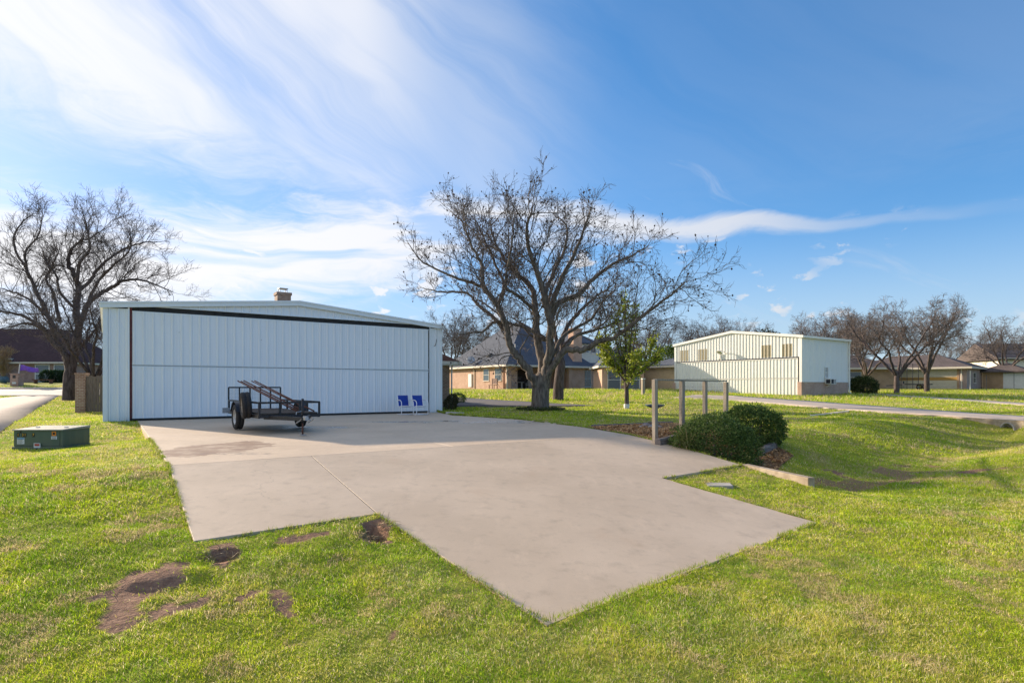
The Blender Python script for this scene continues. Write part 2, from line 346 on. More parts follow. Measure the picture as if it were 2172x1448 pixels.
def mk_concrete(name, c1, c2, stain=True, joint_rust=True):
    m, k, b = new_mat(name); p = wpos(k)
    n1 = k.noise(p, .45, 5., .6); n2 = k.noise(p, 5., 6., .65); n3 = k.noise(p, 90., 3., .7)
    col = k.mix(k.mr(n1, .32, .68), c1, c2)
    col = k.mix(k.mr(n2, .48, .78, 0., .5), col, tuple(v * .68 for v in c1))
    spk = k.node('ShaderNodeTexVoronoi'); spk.inputs['Scale'].default_value = 26.; k.put(spk.inputs['Vector'], p)
    col = k.mix(k.m('MULTIPLY', k.mr(spk.outputs['Distance'], .14, .05), k.mr(k.noise(p, 2.1, 3.), .5, .62, 0., .8)), col, tuple(v * .42 for v in c1))
    paler = k.mr(k.noise(k.xyz(k.m('MULTIPLY', k.sep(p)[0], 3.), k.sep(p)[1], 0.), 1.3, 5., .7), .5, .75, 0., .3); col = k.mix(paler, col, tuple(min(1, v * 1.22) for v in c2))  # random paler mottling of the concrete itself
    col = k.mix(k.mr(n3, .5, .8, 0., .45), col, tuple(v * .6 for v in c1))
    rust = k.mr(k.noise(p, .8, 3., .5, .4), .62, .78, 0., .35)
    col = k.mix(rust, col, (.44, .27, .15))
    if stain:
        x, y, z = k.sep(p)[:3]
        wob = k.m('MULTIPLY', k.m('SUBTRACT', k.noise(p, 1.6, 6., .65), .5), 1.3)
        # dried tea-coloured puddle with a hard drip edge on the left part of the apron
        def blob(cx, cy, rx, ry, e0, e1):
            u = k.m('DIVIDE', k.m('SUBTRACT', x, cx), rx); v = k.m('DIVIDE', k.m('SUBTRACT', y, cy), ry)
            return k.mr(k.m('ADD', k.m('SQRT', k.m('ADD', k.m('MULTIPLY', u, u), k.m('MULTIPLY', v, v))), wob), e0, e1)
        f = k.m('MULTIPLY', blob(-5.9, 11.7, .85, 1.35, 1.05, .98), k.mr(k.noise(p, 2.2, 4., .6), .3, .62, .35, .95))
        col = k.mix(k.m('MULTIPLY', f, .95), col, (.215, .125, .075))
        f = k.m('MULTIPLY', blob(-5.15, 10.75, .75, .2, 1.1, .9), k.mr(k.noise(p, 5., 4.), .4, .6))
        col = k.mix(k.m('MULTIPLY', f, .55), col, (.16, .12, .10))
        wet = k.m('MAXIMUM', blob(-1.6, 20.6, 4.2, 1.3, 1.1, .6), blob(-6.0, 17.6, 1.8, .8, 1.1, .5))
        wet = k.m('MULTIPLY', wet, k.mr(k.noise(p, 1.1, 4., .6), .40, .62))
        col = k.mix(k.m('MULTIPLY', wet, .62), col, tuple(v * .34 for v in c1))
        k.put(b.inputs['Roughness'], k.mr(wet, 0., 1., .56, .2, 'LINEAR'))
    else: b.inputs['Roughness'].default_value = .85
    # hairline cracks
    vo = k.node('ShaderNodeTexVoronoi', feature='DISTANCE_TO_EDGE'); vo.inputs['Scale'].default_value = .22
    pd = k.node('ShaderNodeVectorMath', operation='ADD'); k.put(pd.inputs[0], p); k.put(pd.inputs[1], k.noise(p, 1.8, 5., .6, out=1)); k.put(vo.inputs['Vector'], pd.outputs[0])
    cr = k.m('MULTIPLY', k.mr(vo.outputs[0], .0035, .0008), k.mr(k.noise(p, .3, 2.), .5, .6))
    col = k.mix(k.m('MULTIPLY', cr, .3), col, tuple(v * .35 for v in c1))
    k.put(b.inputs['Base Color'], col); b.inputs['Specular IOR Level'].default_value = .5
    bump(k, b, k.m('ADD', n3, k.m('MULTIPLY', n2, .8)), .15, .01)
mk_concrete('apron_concrete', (.52, .405, .285), (.615, .485, .35))
mk_concrete('drive_concrete', (.42, .35, .29), (.50, .42, .35), stain=False)
mk_concrete('pale_concrete', (.40, .37, .33), (.52, .47, .40), stain=False)
pm('asphalt', (.10, .09, .092), (.14, .125, .12), 2., .9, bmp=.3, bscale=30)
pm('joint_fill', (.10, .085, .07), (.05, .045, .04), 3., .9)
pm('old_wall', (.46, .38, .28), (.26, .20, .14), 3., .9, bmp=.5, bscale=12)
# ------------------------------------------------------------------ apron outline (plan), from the photograph
def PL(px, py):
    """pixel -> apron surface (flat behind joint 2, falling in front of it)"""
    bx, tz = (px - CXP) / FPX, (HOR - py) / FPX
    D = CAM_Z / -tz
    if (bx * D - J2P[0]) * N1[0] + (D - J2P[1]) * N1[1] > 0:
        c0 = J2P @ N1; D = (CAM_Z - SLOPE * c0) / (-tz - SLOPE * (bx * N1[0] + N1[1]))
        # plane z = -s (p.n - c0)
    return (bx * D, D)
def PZ(x, y): return -SLOPE * max(0., (x - J2P[0]) * N1[0] + (y - J2P[1]) * N1[1])
C1 = np.array((-14.45, 20.54)); W1 = 13.43; C2 = C1 + W1 * U1
def fac(t, out=0.): q = C1 + U1 * t + N1 * out; return (float(q[0]), float(q[1]))
def isect(a, b, c, d):
    a, b, c, d = map(np.array, (a, b, c, d)); r = b - a; s = d - c; t = ((c - a)[0] * s[1] - (c - a)[1] * s[0]) / (r[0] * s[1] - r[1] * s[0]); return tuple(a + r * t)
aL0 = fac(1.02, -.3); aLj1 = PL(316, 928); aLj2 = PL(360, 993)
aL0 = isect(fac(0, -.3), fac(5, -.3), PL(297, 901), aLj1)
J2a, J2b = tuple(J2P), tuple(J2P + U1 * 8)
aLj2 = isect(PL(340, 960), PL(358, 990), J2a, J2b)
j1a, j1b = aLj1, tuple(np.array(aLj1) + U1 * 9)
J3a = PL(659, 884); J3b = PL(953, 946)
j3top = isect(fac(0, -.3), fac(5, -.3), J3a, J3b); j3j1 = isect(j1a, j1b, J3a, J3b); j3j2 = isect(J2a, J2b, J3a, J3b)
rTop = fac(13.3, -.3); e1 = PL(960, 881); e2 = PL(1100, 890); e3 = PL(1240, 907); e4 = PL(1330, 922); e5 = PL(1400, 938); e6 = PL(1490, 962); e7 = PL(1574, 987)
rj1 = isect(j1a, j1b, e1, e2); rj2 = isect(J2a, J2b, e4, e5)
jx = PL(660, 968); jx = isect(J2a, J2b, jx, PL(800, 1085)); jn = PL(803, 1088)
n0 = PL(410, 1150); n1 = PL(800, 1091); n2 = PL(1160, 1330); n3 = PL(1735, 1110); n4 = PL(1405, 1015)
PANELS = [[aL0, aLj1, j3j1, j3top], [j3top, j3j1, rj1, e1, rTop], [aLj1, aLj2, jx, j3j2, j3j1], [j3j1, j3j2, rj2, e4, e3, rj1],
          [aLj2, n0, n1, jx], [jx, n1, n2, n3, n4, e7, e6, e5, rj2]]
APRON = [aL0, aLj1, aLj2, n0, n1, n2, n3, n4, e7, e6, e5, e4, e3, e2, e1, rTop]
# ------------------------------------------------------------------ bare patches, holes (near lawn)
def near(px, py): return G(px, py, True)
h1 = near(475, 1178); h2 = near(800, 1128)
HOLES += [(h1[0], h1[1], .15, .15, 0, .22), (h2[0] - .02, h2[1], .15, .34, R(25), .17)]
mo = near(345, 1225); MOUNDS += [(mo[0], mo[1],   .42, .22, R(25), -.035)]
DIRT = [[near(*q) for q in poly] for poly in (
    [(206, 1300), (222, 1252), (300, 1214), (372, 1193), (402, 1205), (392, 1240), (352, 1252), (310, 1285), (280, 1322), (246, 1345), (212, 1322)],
    [(300, 1300), (420, 1262), (460, 1270), (380, 1300), (330, 1318)], [(480, 1262), (540, 1240), (560, 1258), (500, 1275)],
    [(565, 1255), (620, 1240), (632, 1300), (600, 1310)], [(575, 1140), (700, 1125), (690, 1142), (610, 1152)], [(825, 1350), (850, 1338), (862, 1352)],
    [(445, 1160), (480, 1148), (515, 1165), (500, 1200), (450, 1195)], [(765, 1105), (820, 1100), (838, 1150), (800, 1155)],
    [(1000, 1150), (1040, 1140), (1030, 1180)], [(2000, 985), (2060, 978), (2150, 985), (2060, 992)], [(1930, 1000), (1990, 988), (1930, 1010)],
    [(1745, 958), (1800, 960), (1790, 972)], [(1500, 1022), (1545, 1024), (1540, 1030)])]
def dirt_at(x, y):
    d = np.zeros(np.shape(x))
    wx = x + .18 * (vnoise(x, y, 5) - .5) + .08 * (vnoise(y, x, 17) - .5); wy = y + .18 * (vnoise(x + 9, y + 4, 5) - .5) + .08 * (vnoise(x, y, 19) - .5)
    for poly in DIRT: d = np.maximum(d, inpoly(wx, wy, poly) * 1.)
    for hx, hy, rx, ry, ro, dp in HOLES:
        d = np.maximum(d, 1 - S((np.hypot((x - hx) / rx, (y - hy) / ry) - .8) / .4))
    a, b = DITCH[1], DITCH[2]; ds, t = segdist(x, y, a, b)
    d = np.maximum(d, .8 * (ds < .3 + .5 * vnoise(x, y, 1.5)) * (vnoise(x, y, 2.3) > .42))
    return d
# ------------------------------------------------------------------ ground sheet
def axis(a0, a1, fine, lo, hi, grow=1.09):
    v = list(np.arange(lo, hi + 1e-6, fine)); s = fine; p = lo; q = hi; A = []; Bq = []
    while p > a0: s = min(s * grow, 40); p -= s; A.append(p)
    s = fine
    while q < a1: s = min(s * grow, 40); q += s; Bq.append(q)
    return np.array(A[::-1] + v + Bq)
def turf(X, Y): return .03 * (vnoise(X, Y, .9) - .5) + .026 * (vnoise(X, Y, 3.1) - .5) + .016 * (vnoise(X, Y, 8.3) - .5)
def make_ground():
    gx = axis(-900, 900, .055, -5.0, 7.5, 1.045); gy = axis(-60, 1500, .055, 3.4, 11.5, 1.04)
    X, Y = np.meshgrid(gx, gy); Z = T(X, Y)
    ins = inpoly(X, Y, APRON)
    bmp = turf(X, Y)
    Z = Z + np.where(ins, -.03, bmp) - .012
    n, m = X.shape; V = np.c_[X.ravel(), Y.ravel(), Z.ravel()]
    I = np.arange(n * m).reshape(n, m); F = np.stack([I[:-1, :-1], I[:-1, 1:], I[1:, 1:], I[1:, :-1]], -1).reshape(-1, 4)
    o = np_mesh('ground', V, F, 'lawn_ground', smooth=True)
    a = o.data.attributes.new('dirt', 'FLOAT', 'POINT'); a.data.foreach_set('value', dirt_at(X, Y).ravel().astype(np.float32))
    tag(o, 'wide green lawn falling gently from the hangars to a grassy ditch', kind='structure')
make_ground()
# ------------------------------------------------------------------ apron: six cast panels with open joints
apron = thing('concrete_apron', 'cracked tan concrete apron running from the hangar door into the lawn', None); apron['kind'] = 'structure'
def shrink(poly, g):
    c = np.mean(np.array(poly), 0); n = len(poly); out = []; A = sum(poly[i][0] * poly[(i + 1) % n][1] - poly[(i + 1) % n][0] * poly[i][1] for i in range(n))
    sg = 1 if A > 0 else -1
    for i in range(n):
        p, a, b = (np.array(poly[j % n]) for j in (i, i - 1, i + 1)); d1 = (p - a) / np.linalg.norm(p - a); d2 = (b - p) / np.linalg.norm(b - p)
        q1 = np.array((-d1[1], d1[0])) * sg; q2 = np.array((-d2[1], d2[0])) * sg; h = q1 + q2; h = h / max(.3, h @ h) * 2; out.append(tuple(p + h * g / 2 * 1.0))
    return out
for i, poly in enumerate(PANELS):
    q = shrink(poly, .014); z = [PZ(*p) + .014 for p in q]
    MB().slab(q, [v - .22 for v in z], z).build('slab_panel', 'apron_concrete', apron, bev=.003)
zz = [PZ(*p) + .006 for p in APRON]
# joint sealant lying low in the joints
for a, b in ((j1a, rj1), (aLj2, rj2), (j3top, j3j2), (jx, n1)):
    a = np.array(a); b = np.array(b); d = (b - a) / np.linalg.norm(b - a); w = np.array((-d[1], d[0])) * .012
    q = [tuple(a + w), tuple(a - w), tuple(b - w), tuple(b + w)]
    MB().slab(q, [PZ(*p) - .05 for p in q], [PZ(*p) + .0105 for p in q]).build('joint_sealant', 'joint_fill', apron)
# headwall that carries the apron edge out over the ditch
hw = thing('concrete_headwall', 'short weathered concrete wall running from the apron corner to the ditch', 'wall')
a = np.array(WALL0); b = np.array(WALL1); d = (b - a) / np.linalg.norm(b - a); w = np.array((-d[1], d[0]))
q = [tuple(a), tuple(b), tuple(b + .15 * w), tuple(a + .15 * w)]
MB().slab(q, -1.2, [-.30, -.335, -.335, -.30]).build('wall', 'old_wall', hw, bev=.012)
# ------------------------------------------------------------------ drives and street, draped on the land
def strip(name, Lp, Rp, mat, label, lift=.03, seg=10, across=4, kind='structure', joints=0):
    def dens(P):
        P = np.array([p_[:2] for p_ in P]); out = []
        for i in range(len(P) - 1):
            for k_ in range(seg): out.append(P[i] + (P[i + 1] - P[i]) * k_ / seg)
        return np.array(out + [P[-1]])
    A, B = dens(Lp), dens(Rp); n = len(A); rows = []
    for j in range(across + 1): rows.append(A + (B - A) * j / across)
    X = np.array(rows); Z = T(X[..., 0], X[..., 1]) + lift; V = np.concatenate([X, Z[..., None]], -1); m = across + 1
    lo = V.copy(); lo[..., 2] -= .25
    V = np.concatenate([V.reshape(-1, 3), lo[0], lo[-1]]); I = np.arange(m * n).reshape(m, n); F = [(I[i, j], I[i, j + 1], I[i + 1, j + 1], I[i + 1, j]) for i in range(m - 1) for j in range(n - 1)]
    b0 = m * n; F += [(b0 + j, b0 + j + 1, I[0, j + 1], I[0, j]) for j in range(n - 1)] + [(I[-1, j], I[-1, j + 1], b0 + n + j + 1, b0 + n + j) for j in range(n - 1)]
    o = np_mesh(name, V, np.array(F), mat); tag(o, label, kind=kind); return [tuple(p) for p in A] + [tuple(p) for p in B[::-1]]
BARE = [APRON]
BARE.append(strip('concrete_driveway', [G(0, 916), G(40, 891), G(75, 869), G(110, 849), G(131, 835), (-33.5, 47.5)], [(-26, 18), (-28, 22), (-31, 28), (-34, 36), (-38, 43), (-40, 47.5)], 'drive_concrete', 'pale concrete driveway at the left leading back to the street'))
BARE.append(strip('street', [(-110, 57.5), (-60, 57.5), (-30, 57.5), (-12, 60)], [(-110, 47.4), (-60, 47.4), (-30, 47.4), (-12, 49)], 'pale_concrete', 'pale street crossing in front of the brick house at the left'))
BARE.append(strip('street_kerb', [(-110, 58.0), (-60, 58.0), (-30, 58.0), (-12, 60.5)], [(-110, 57.5), (-60, 57.5), (-30, 57.5), (-12, 60)], 'drive_concrete', 'low kerb along the far side of the street', lift=.15))
BARE.append(strip('asphalt_drive', [G(940, 838), G(1000, 845), G(1100, 851), G(1180, 856), G(1262, 860)], [G(935, 864), G(1000, 863), G(1100, 863), G(1180, 862.5), G(1265, 861)], 'asphalt', 'grey drive passing behind the big bare tree'))
HD_top = [G(1475, 838), G(1560, 840), G(1720, 851.5), G(1900, 865), G(2172, 884), G(2330, 897)]
HD_bot = [G(1425, 844), G(1560, 851), G(1720, 863.5), G(1900, 877), G(2172, 899), G(2330, 915)]
BARE.append(strip('hangar_driveway', HD_top, HD_bot, 'drive_concrete', 'long concrete drive crossing the lawn to the right hangar', lift=.05))
BARE.append(strip('far_driveway', [G(1812, 833), G(1900, 837.5), G(2000, 844), G(2172, 855), G(2300, 864)], [G(1812, 835), G(1900, 841), G(2000, 848), G(2172, 860), G(2300, 870)], 'drive_concrete', 'narrow concrete drive farther back on the right'))
BARE.append(strip('concrete_strip', [G(1718, 881), G(1760, 876), G(1800, 871)], [G(1719, 883), G(1761, 878), G(1801, 873)], 'pale_concrete', 'thin concrete strip lying in the lawn before the right drive', lift=.03))
BARE.append(strip('garden_path', [G(945, 874), G(985, 875.5)], [G(945, 877), G(985, 876.8)], 'pale_concrete', 'short concrete strip beside the hangar corner'))
# ------------------------------------------------------------------ culvert under the right drive
pm('pipe_concrete', (.42, .40, .37), (.25, .24, .22), 5., .9)
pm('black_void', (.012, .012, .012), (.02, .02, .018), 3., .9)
cv = thing('culvert', 'stained concrete culvert wall with a round pipe under the right drive', 'culvert')
a = np.array(HD_bot[3][:2]); b = np.array(HD_bot[4][:2]); c = np.array(HD_bot[5][:2]); d1 = (b - a) / np.linalg.norm(b - a); nn = np.array((d1[1], -d1[0])); nn = nn if nn[1] < 0 else -nn
pc = isect(a, b, (0, 0), ((2146 - CXP) / FPX, 1.)); pc = np.array(pc)
def cwall():
    mb = MB(); pr = .27; zc = -.33; L0, L1 = np.linalg.norm(pc - a), 2.6; pts = []
    def W(u, o, z): q = pc + d1 * u + nn * o; return (q[0], q[1], z)
    def tp(u): q = pc + d1 * u; return Tz(*q) * 0 + (T0(np.array([q[0]]), np.array([q[1]]))[0]) + .03
    hole = [(pr * math.cos(t), zc + pr * math.sin(t)) for t in np.linspace(math.pi, 0, 13)]
    outer = [(-L0, -1.0), (-L0, tp(-L0)), (-1.2, tp(-1.2)), (0, tp(0)), (1.2, tp(1.2)), (L1, tp(L1)), (L1, -1.0)]
    poly = outer + [(pr, -1.0)] + hole[::-1] + [(-pr, -1.0)]
    vs = [W(u, .16, z) for u, z in poly] + [W(u, .01, z) for u, z in poly]; n = len(poly)
    mb.add(vs, [tuple(range(n)), tuple(range(2 * n - 1, n - 1, -1))] + [(i, i + n, (i + 1) % n + n, (i + 1) % n) for i in range(n)])
    mb.build('headwall', 'old_wall', cv)
    p = MB(); ax = Vector((nn[0], nn[1], 0)); M = Matrix.Translation(W(0, .22, zc)) @ ax.to_track_quat('Z', 'Y').to_matrix().to_4x4()
    p.lathe([(pr - .045, -3.), (pr - .045, 0), (pr, 0), (pr, -.3)], 28, M); p.build('pipe', 'pipe_concrete', cv, True)
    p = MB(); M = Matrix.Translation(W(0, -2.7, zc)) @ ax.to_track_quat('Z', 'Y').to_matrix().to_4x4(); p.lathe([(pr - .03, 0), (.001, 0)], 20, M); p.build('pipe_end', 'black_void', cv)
cwall()
# ------------------------------------------------------------------ near hangar
metal_sheet('hangar_white', (.84, .85, .86), amount=.18)
metal_sheet('hangar_trim', (.80, .83, .85), amount=.16)
pm('dark_gap', (.012, .014, .022), (.03, .032, .04), 4., .7)
pm('red_oxide', (.16, .035, .03), (.09, .02, .02), 6., .6)
pm('rubber_seal', (.02, .02, .022), (.035, .033, .03), 5., .8)
pm('galvanised', (.45, .46, .47), (.33, .34, .35), 12., .45, metal=.7)
pm('white_pvc', (.75, .75, .73), (.66, .66, .62), 8., .5)
def sheet(w, z0, ztop, pitch=.305, first=.0, rib=.03, x0=0.):
    """ribbed sheet in (x, z), ribs standing out towards -y; ztop is a number or a function of x"""
    zt = ztop if callable(ztop) else (lambda x: ztop)
    xs = [(0, 0)]; r = first
    while r < w + 1e-6:
        for dx, h in ((-.045, 0), (-.02, 1), (.02, 1), (.045, 0)):
            x = r + dx
            if 0 < x < w and x > xs[-1][0]: xs.append((x, h))
        if r + pitch < w:
            for q in (1 / 3, 2 / 3):
                for dx, h in ((-.02, 0), (-.008, .16), (.008, .16), (.02, 0)):
                    x = r + pitch * q + dx
                    if 0 < x < w and x > xs[-1][0]: xs.append((x, h))
        r += pitch
    if xs[-1][0] < w: xs.append((w, 0))
    vs = []; fs = []; n = len(xs)
    for x, h in xs: vs.append((x, -rib * h, z0))
    for x, h in xs: vs.append((x, -rib * h, zt(x0 + x)))
    for x, h in xs: vs.append((x, .012, z0))
    for x, h in xs: vs.append((x, .012, zt(x0 + x)))
    for i in range(n - 1): fs += [(i, i + 1, n + i + 1, n + i), (2 * n + i, 3 * n + i, 3 * n + i + 1, 2 * n + i + 1), (i, 2 * n + i, 2 * n + i + 1, i + 1), (n + i, n + i + 1, 3 * n + i + 1, 3 * n + i)]
    fs += [(0, n, 3 * n, 2 * n), (n - 1, 3 * n - 1, 4 * n - 1, 2 * n - 1)]
    return MB().add(vs, fs)
def hangar1():
    t = thing('metal_hangar', 'large white ribbed-metal hangar with a closed folding door, behind the utility trailer', 'hangar', (C1[0], C1[1], 0), TH1)
    W, E, PK, DP = W1, 4.23, 4.84, 13.
    top = lambda x: E + (PK - E) * (1 - abs(x - W / 2) / (W / 2))
    DL, DR = .80, 12.75
    # left and right siding
    for a, b in ((.10, DL - .05), (DR + .07, W - .08)):
        o = sheet(b - a, .02, lambda x: 4.06, first=.06, pitch=.26).build('siding_sheet', 'hangar_white', t); o.location = (a, 0, 0)
    # back and side walls
    for nm, a in (('wall', (0.02, .10, .06, DP, -.15, E - .06)), ('wall', (W - .10, W - .02, .06, DP, -.15, E - .06)), ('wall', (.10, W - .10, DP - .1, DP, -.15, E - .06))): Box(nm, 'hangar_white', t, *a)
    Box('front_wall', 'hangar_white', t, .10, DL - .06, .02, .10, -.15, 4.05); Box('front_wall', 'hangar_white', t, DR + .07, W - .10, .02, .10, -.15, 4.05)
    MB().prism([(.1, 4.08), (W - .1, 4.08), (W - .1, top(W - .1) - .1), (W / 2, PK - .1), (.1, top(.1) - .1)], .09, .13).build('gable_frame', 'dark_gap', t)
    Box('door_frame', 'dark_gap', t, DL - .05, DR + .05, .16, .2, -.05, 4.1)
    # roof
    MB().prism([(-.12, E - .03), (W / 2, PK - .02), (W + .12, E - .03), (W + .12, E - .08), (W / 2, PK - .07), (-.12, E - .08)], -.05, DP + .2).build('roof', 'hangar_trim', t)
    # front rake trim and corner trims
    for a, b in ((-.14, W / 2), (W / 2, W + .14)):
        q = MB().prism([(a, top(max(0, min(W, a))) - .2), (b, top(max(0, min(W, b))) - .2), (b, top(max(0, min(W, b)))), (a, top(max(0, min(W, a))))], -.13, -.052)
        q.build('rake_trim', 'hangar_trim', t, bev=.01)
        q = MB().prism([(a, top(max(0, min(W, a))) - .05), (b, top(max(0, min(W, b))) - .05), (b, top(max(0, min(W, b))) + .012), (a, top(max(0, min(W, a))) + .012)], -.16, -.131)
        q.build('drip_edge', 'hangar_trim', t)
    for a, b in ((-.04, .11), (W - .09, W + .04)): Box('corner_trim', 'hangar_trim', t, a, b, -.045, .06, -.02, 4.06, bev=.006)
    # gable sheets above the door
    x = DL; 
    while x < DR - .05:
        w = min(.915, DR - x)
        o = sheet(w, 4.21, lambda q: top(q) - .16, x0=x, first=.05).build('gable_sheet', 'hangar_white', t); o.location = (x, -.005, 0); x += .915
    Box('header_flashing', 'hangar_trim', t, DL - .03, DR + .05, -.07, .02, 4.185, 4.215)
    # opening above the door leaf, header shade put into near-black box and weather strip
    Box('header_gap', 'dark_gap', t, DL - .04, DR + .05, .03, .12, 3.9, 4.185)
    Box('weather_strip', 'rubber_seal', t, DL - .02, DR + .03, .005, .028, 4.02, 4.184)
    Box('jamb', 'red_oxide', t, DL - .045, DL + .03, -.012, .1, -.02, 4.185); Box('jamb_trim', 'hangar_white', t, DL - .095, DL - .047, -.05, .03, -.02, 4.185)
    Box('jamb', 'dark_gap', t, DR + .005, DR + .03, -.005, .1, -.02, 4.185); Box('jamb_trim', 'hangar_trim', t, DR + .032, DR + .085, -.04, .03, -.02, 4.185)
    # two folding leaves of sheets
    proto = {}
    for z0, z1, lab in ((.10, 2.0, 'lower leaf'), (2.055, 4.0, 'upper leaf')):
        leaf = Box('door_leaf', 'hangar_white', t, DL + .035, DR - .01, .02, .09, z0, z1); leaf['label'] = lab + ' of the folding hangar door'
        x = DL + .035; x1 = DR - .01; first = True
        n = int((x1 - x) / .915)
        me = None
        while x < x1 - .04:
            w = min(.915, x1 - x)
            if me is None or w < .914:
                o = sheet(w, z0, z1, first=.05).build('door_sheet', 'hangar_white', leaf); me = o.data
            else: o = link('door_sheet', me, leaf)
            o.location = (x, 0, 0); x += .915
        for a, b in ((z0 - .004, z0 + .05), (z1 - .05, z1 + .004)): Box('edge_rail', 'hangar_trim', leaf, DL + .034, DR - .009, -.014, .015, a, b)
    Box('fold_hinge', 'galvanised', t, DL + .035, DR - .01, .01, .05, 1.99, 2.06)
    Box('bottom_seal', 'rubber_seal', t, DL - .02, DR + .03, -.03, .06, .03, .10)
    # small pipe standing at the left siding, hook on the right siding
    MB().tube([(.64, -.09, -.05), (.64, -.09, .17)], .02, 8).build('drain_pipe', 'white_pvc', t)
    MB().tube([(W - .33, -.05, 3.28), (W - .30, -.05, 3.42), (W - .28, -.05, 3.55)], .012, 6).build('hook', 'dark_gap', t)
    MB().tube([(W - .42, -.05, 3.22), (W - .36, -.055, 3.22), (W - .33, -.05, 3.28)], .012, 6).build('hook', 'dark_gap', t)
    for x in (2.3, 5.2, 9.7): MB().box(x, x + .03, -.04, -.028, 3.4 - .05 * x, 3.42 - .05 * x).build('screw_head', 'galvanised', t)
hangar1()
# ------------------------------------------------------------------ brick house joined on behind it
brick('brown_brick', (.24, .13, .09), (.36, .25, .18), (.42, .38, .32))
shingle('brown_shingle', (.17, .085, .06), (.12, .06, .045))
pm('cream_trim', (.66, .60, .50), (.58, .53, .44), 5., .6)
pm('white_paint', (.74, .73, .69), (.66, .65, .6), 5., .5)
def hip_roof(x0, x1, y0, y1, ze, rise, thick=.16, ridge=None):
    """hipped roof over a rectangle, ridge along the longer side"""
    w, d = x1 - x0, y1 - y0; h = min(w, d) / 2
    if w >= d: r0, r1 = (x0 + h, (y0 + y1) / 2), (x1 - h, (y0 + y1) / 2)
    else: r0, r1 = ((x0 + x1) / 2, y0 + h), ((x0 + x1) / 2, y1 - h)
    e = [(x0, y0), (x1, y0), (x1, y1), (x0, y1)]; vs = [(a, b, ze) for a, b in e] + [(r0[0], r0[1], ze + rise), (r1[0], r1[1], ze + rise)] + [(a, b, ze - thick) for a, b in e]
    if w >= d: fs = [(0, 1, 5, 4), (1, 2, 5), (2, 3, 4, 5), (3, 0, 4)]
    else: fs = [(0, 1, 4), (1, 2, 5, 4), (2, 3, 5), (3, 0, 4, 5)]
    return MB().add(vs, fs + [(0, 6, 7, 1), (1, 7, 8, 2), (2, 8, 9, 3), (3, 9, 6, 0), (9, 8, 7, 6)])
def eave(mb, x0, x1, y0, y1, z, h=.17, t=.03):
    for a in ((x0 - t, x1 + t, y0 - t, y0), (x0 - t, x1 + t, y1, y1 + t), (x0 - t, x0, y0, y1), (x1, x1 + t, y0, y1)): mb.box(*a, z - h, z + .01)
    return mb
def house1():
    t = thing('brick_house', 'brown brick house with a chimney, mostly hidden behind the white hangar', 'house', (C1[0], C1[1], 0), TH1)
    Box('wall', 'brown_brick', t, 13.55, 15.55, 3.0, 14.5, -.2, 2.55); Box('wall', 'brown_brick', t, 1., 16.0, 14.5, 26, -.2, 2.55)
    hip_roof(12.9, 16.0, 2.5, 22, 2.62, .9).build('wing_roof', 'brown_shingle', t)
    r = hip_roof(.5, 16.5, 13.9, 26.5, 2.62, 3.3).build('roof', 'brown_shingle', t)
    eave(MB(), 12.9, 16.0, 2.5, 13.9, 2.62).build('fascia', 'white_paint', t)
    Box('soffit', 'white_paint', t, 13.56, 15.95, 2.52, 2.98, 2.40, 2.44)
    MB().tube([(15.65, 2.9, 2.4), (15.65, 2.95, 2.2), (15.65, 2.95, .05)], .045, 8).build('downspout', 'white_paint', t)
    ch = MB().box(10.32, 11.28, 19.45, 20.35, 4, 8.0).build('chimney', 'brown_brick', t)
    Box('chimney_crown', 'brown_brick', t, 10.26, 11.34, 19.39, 20.41, 8.0, 8.2)
    mb = MB()
    for x, y in ((10.55, 19.65), (11.05, 19.65), (10.55, 20.15), (11.05, 20.15)): mb.box(x - .02, x + .02, y - .02, y + .02, 8.2, 8.48)
    mb.box(10.48, 11.12, 19.58, 20.22, 8.48, 8.53); mb.build('chimney_cap', 'galvanised', t)
house1()
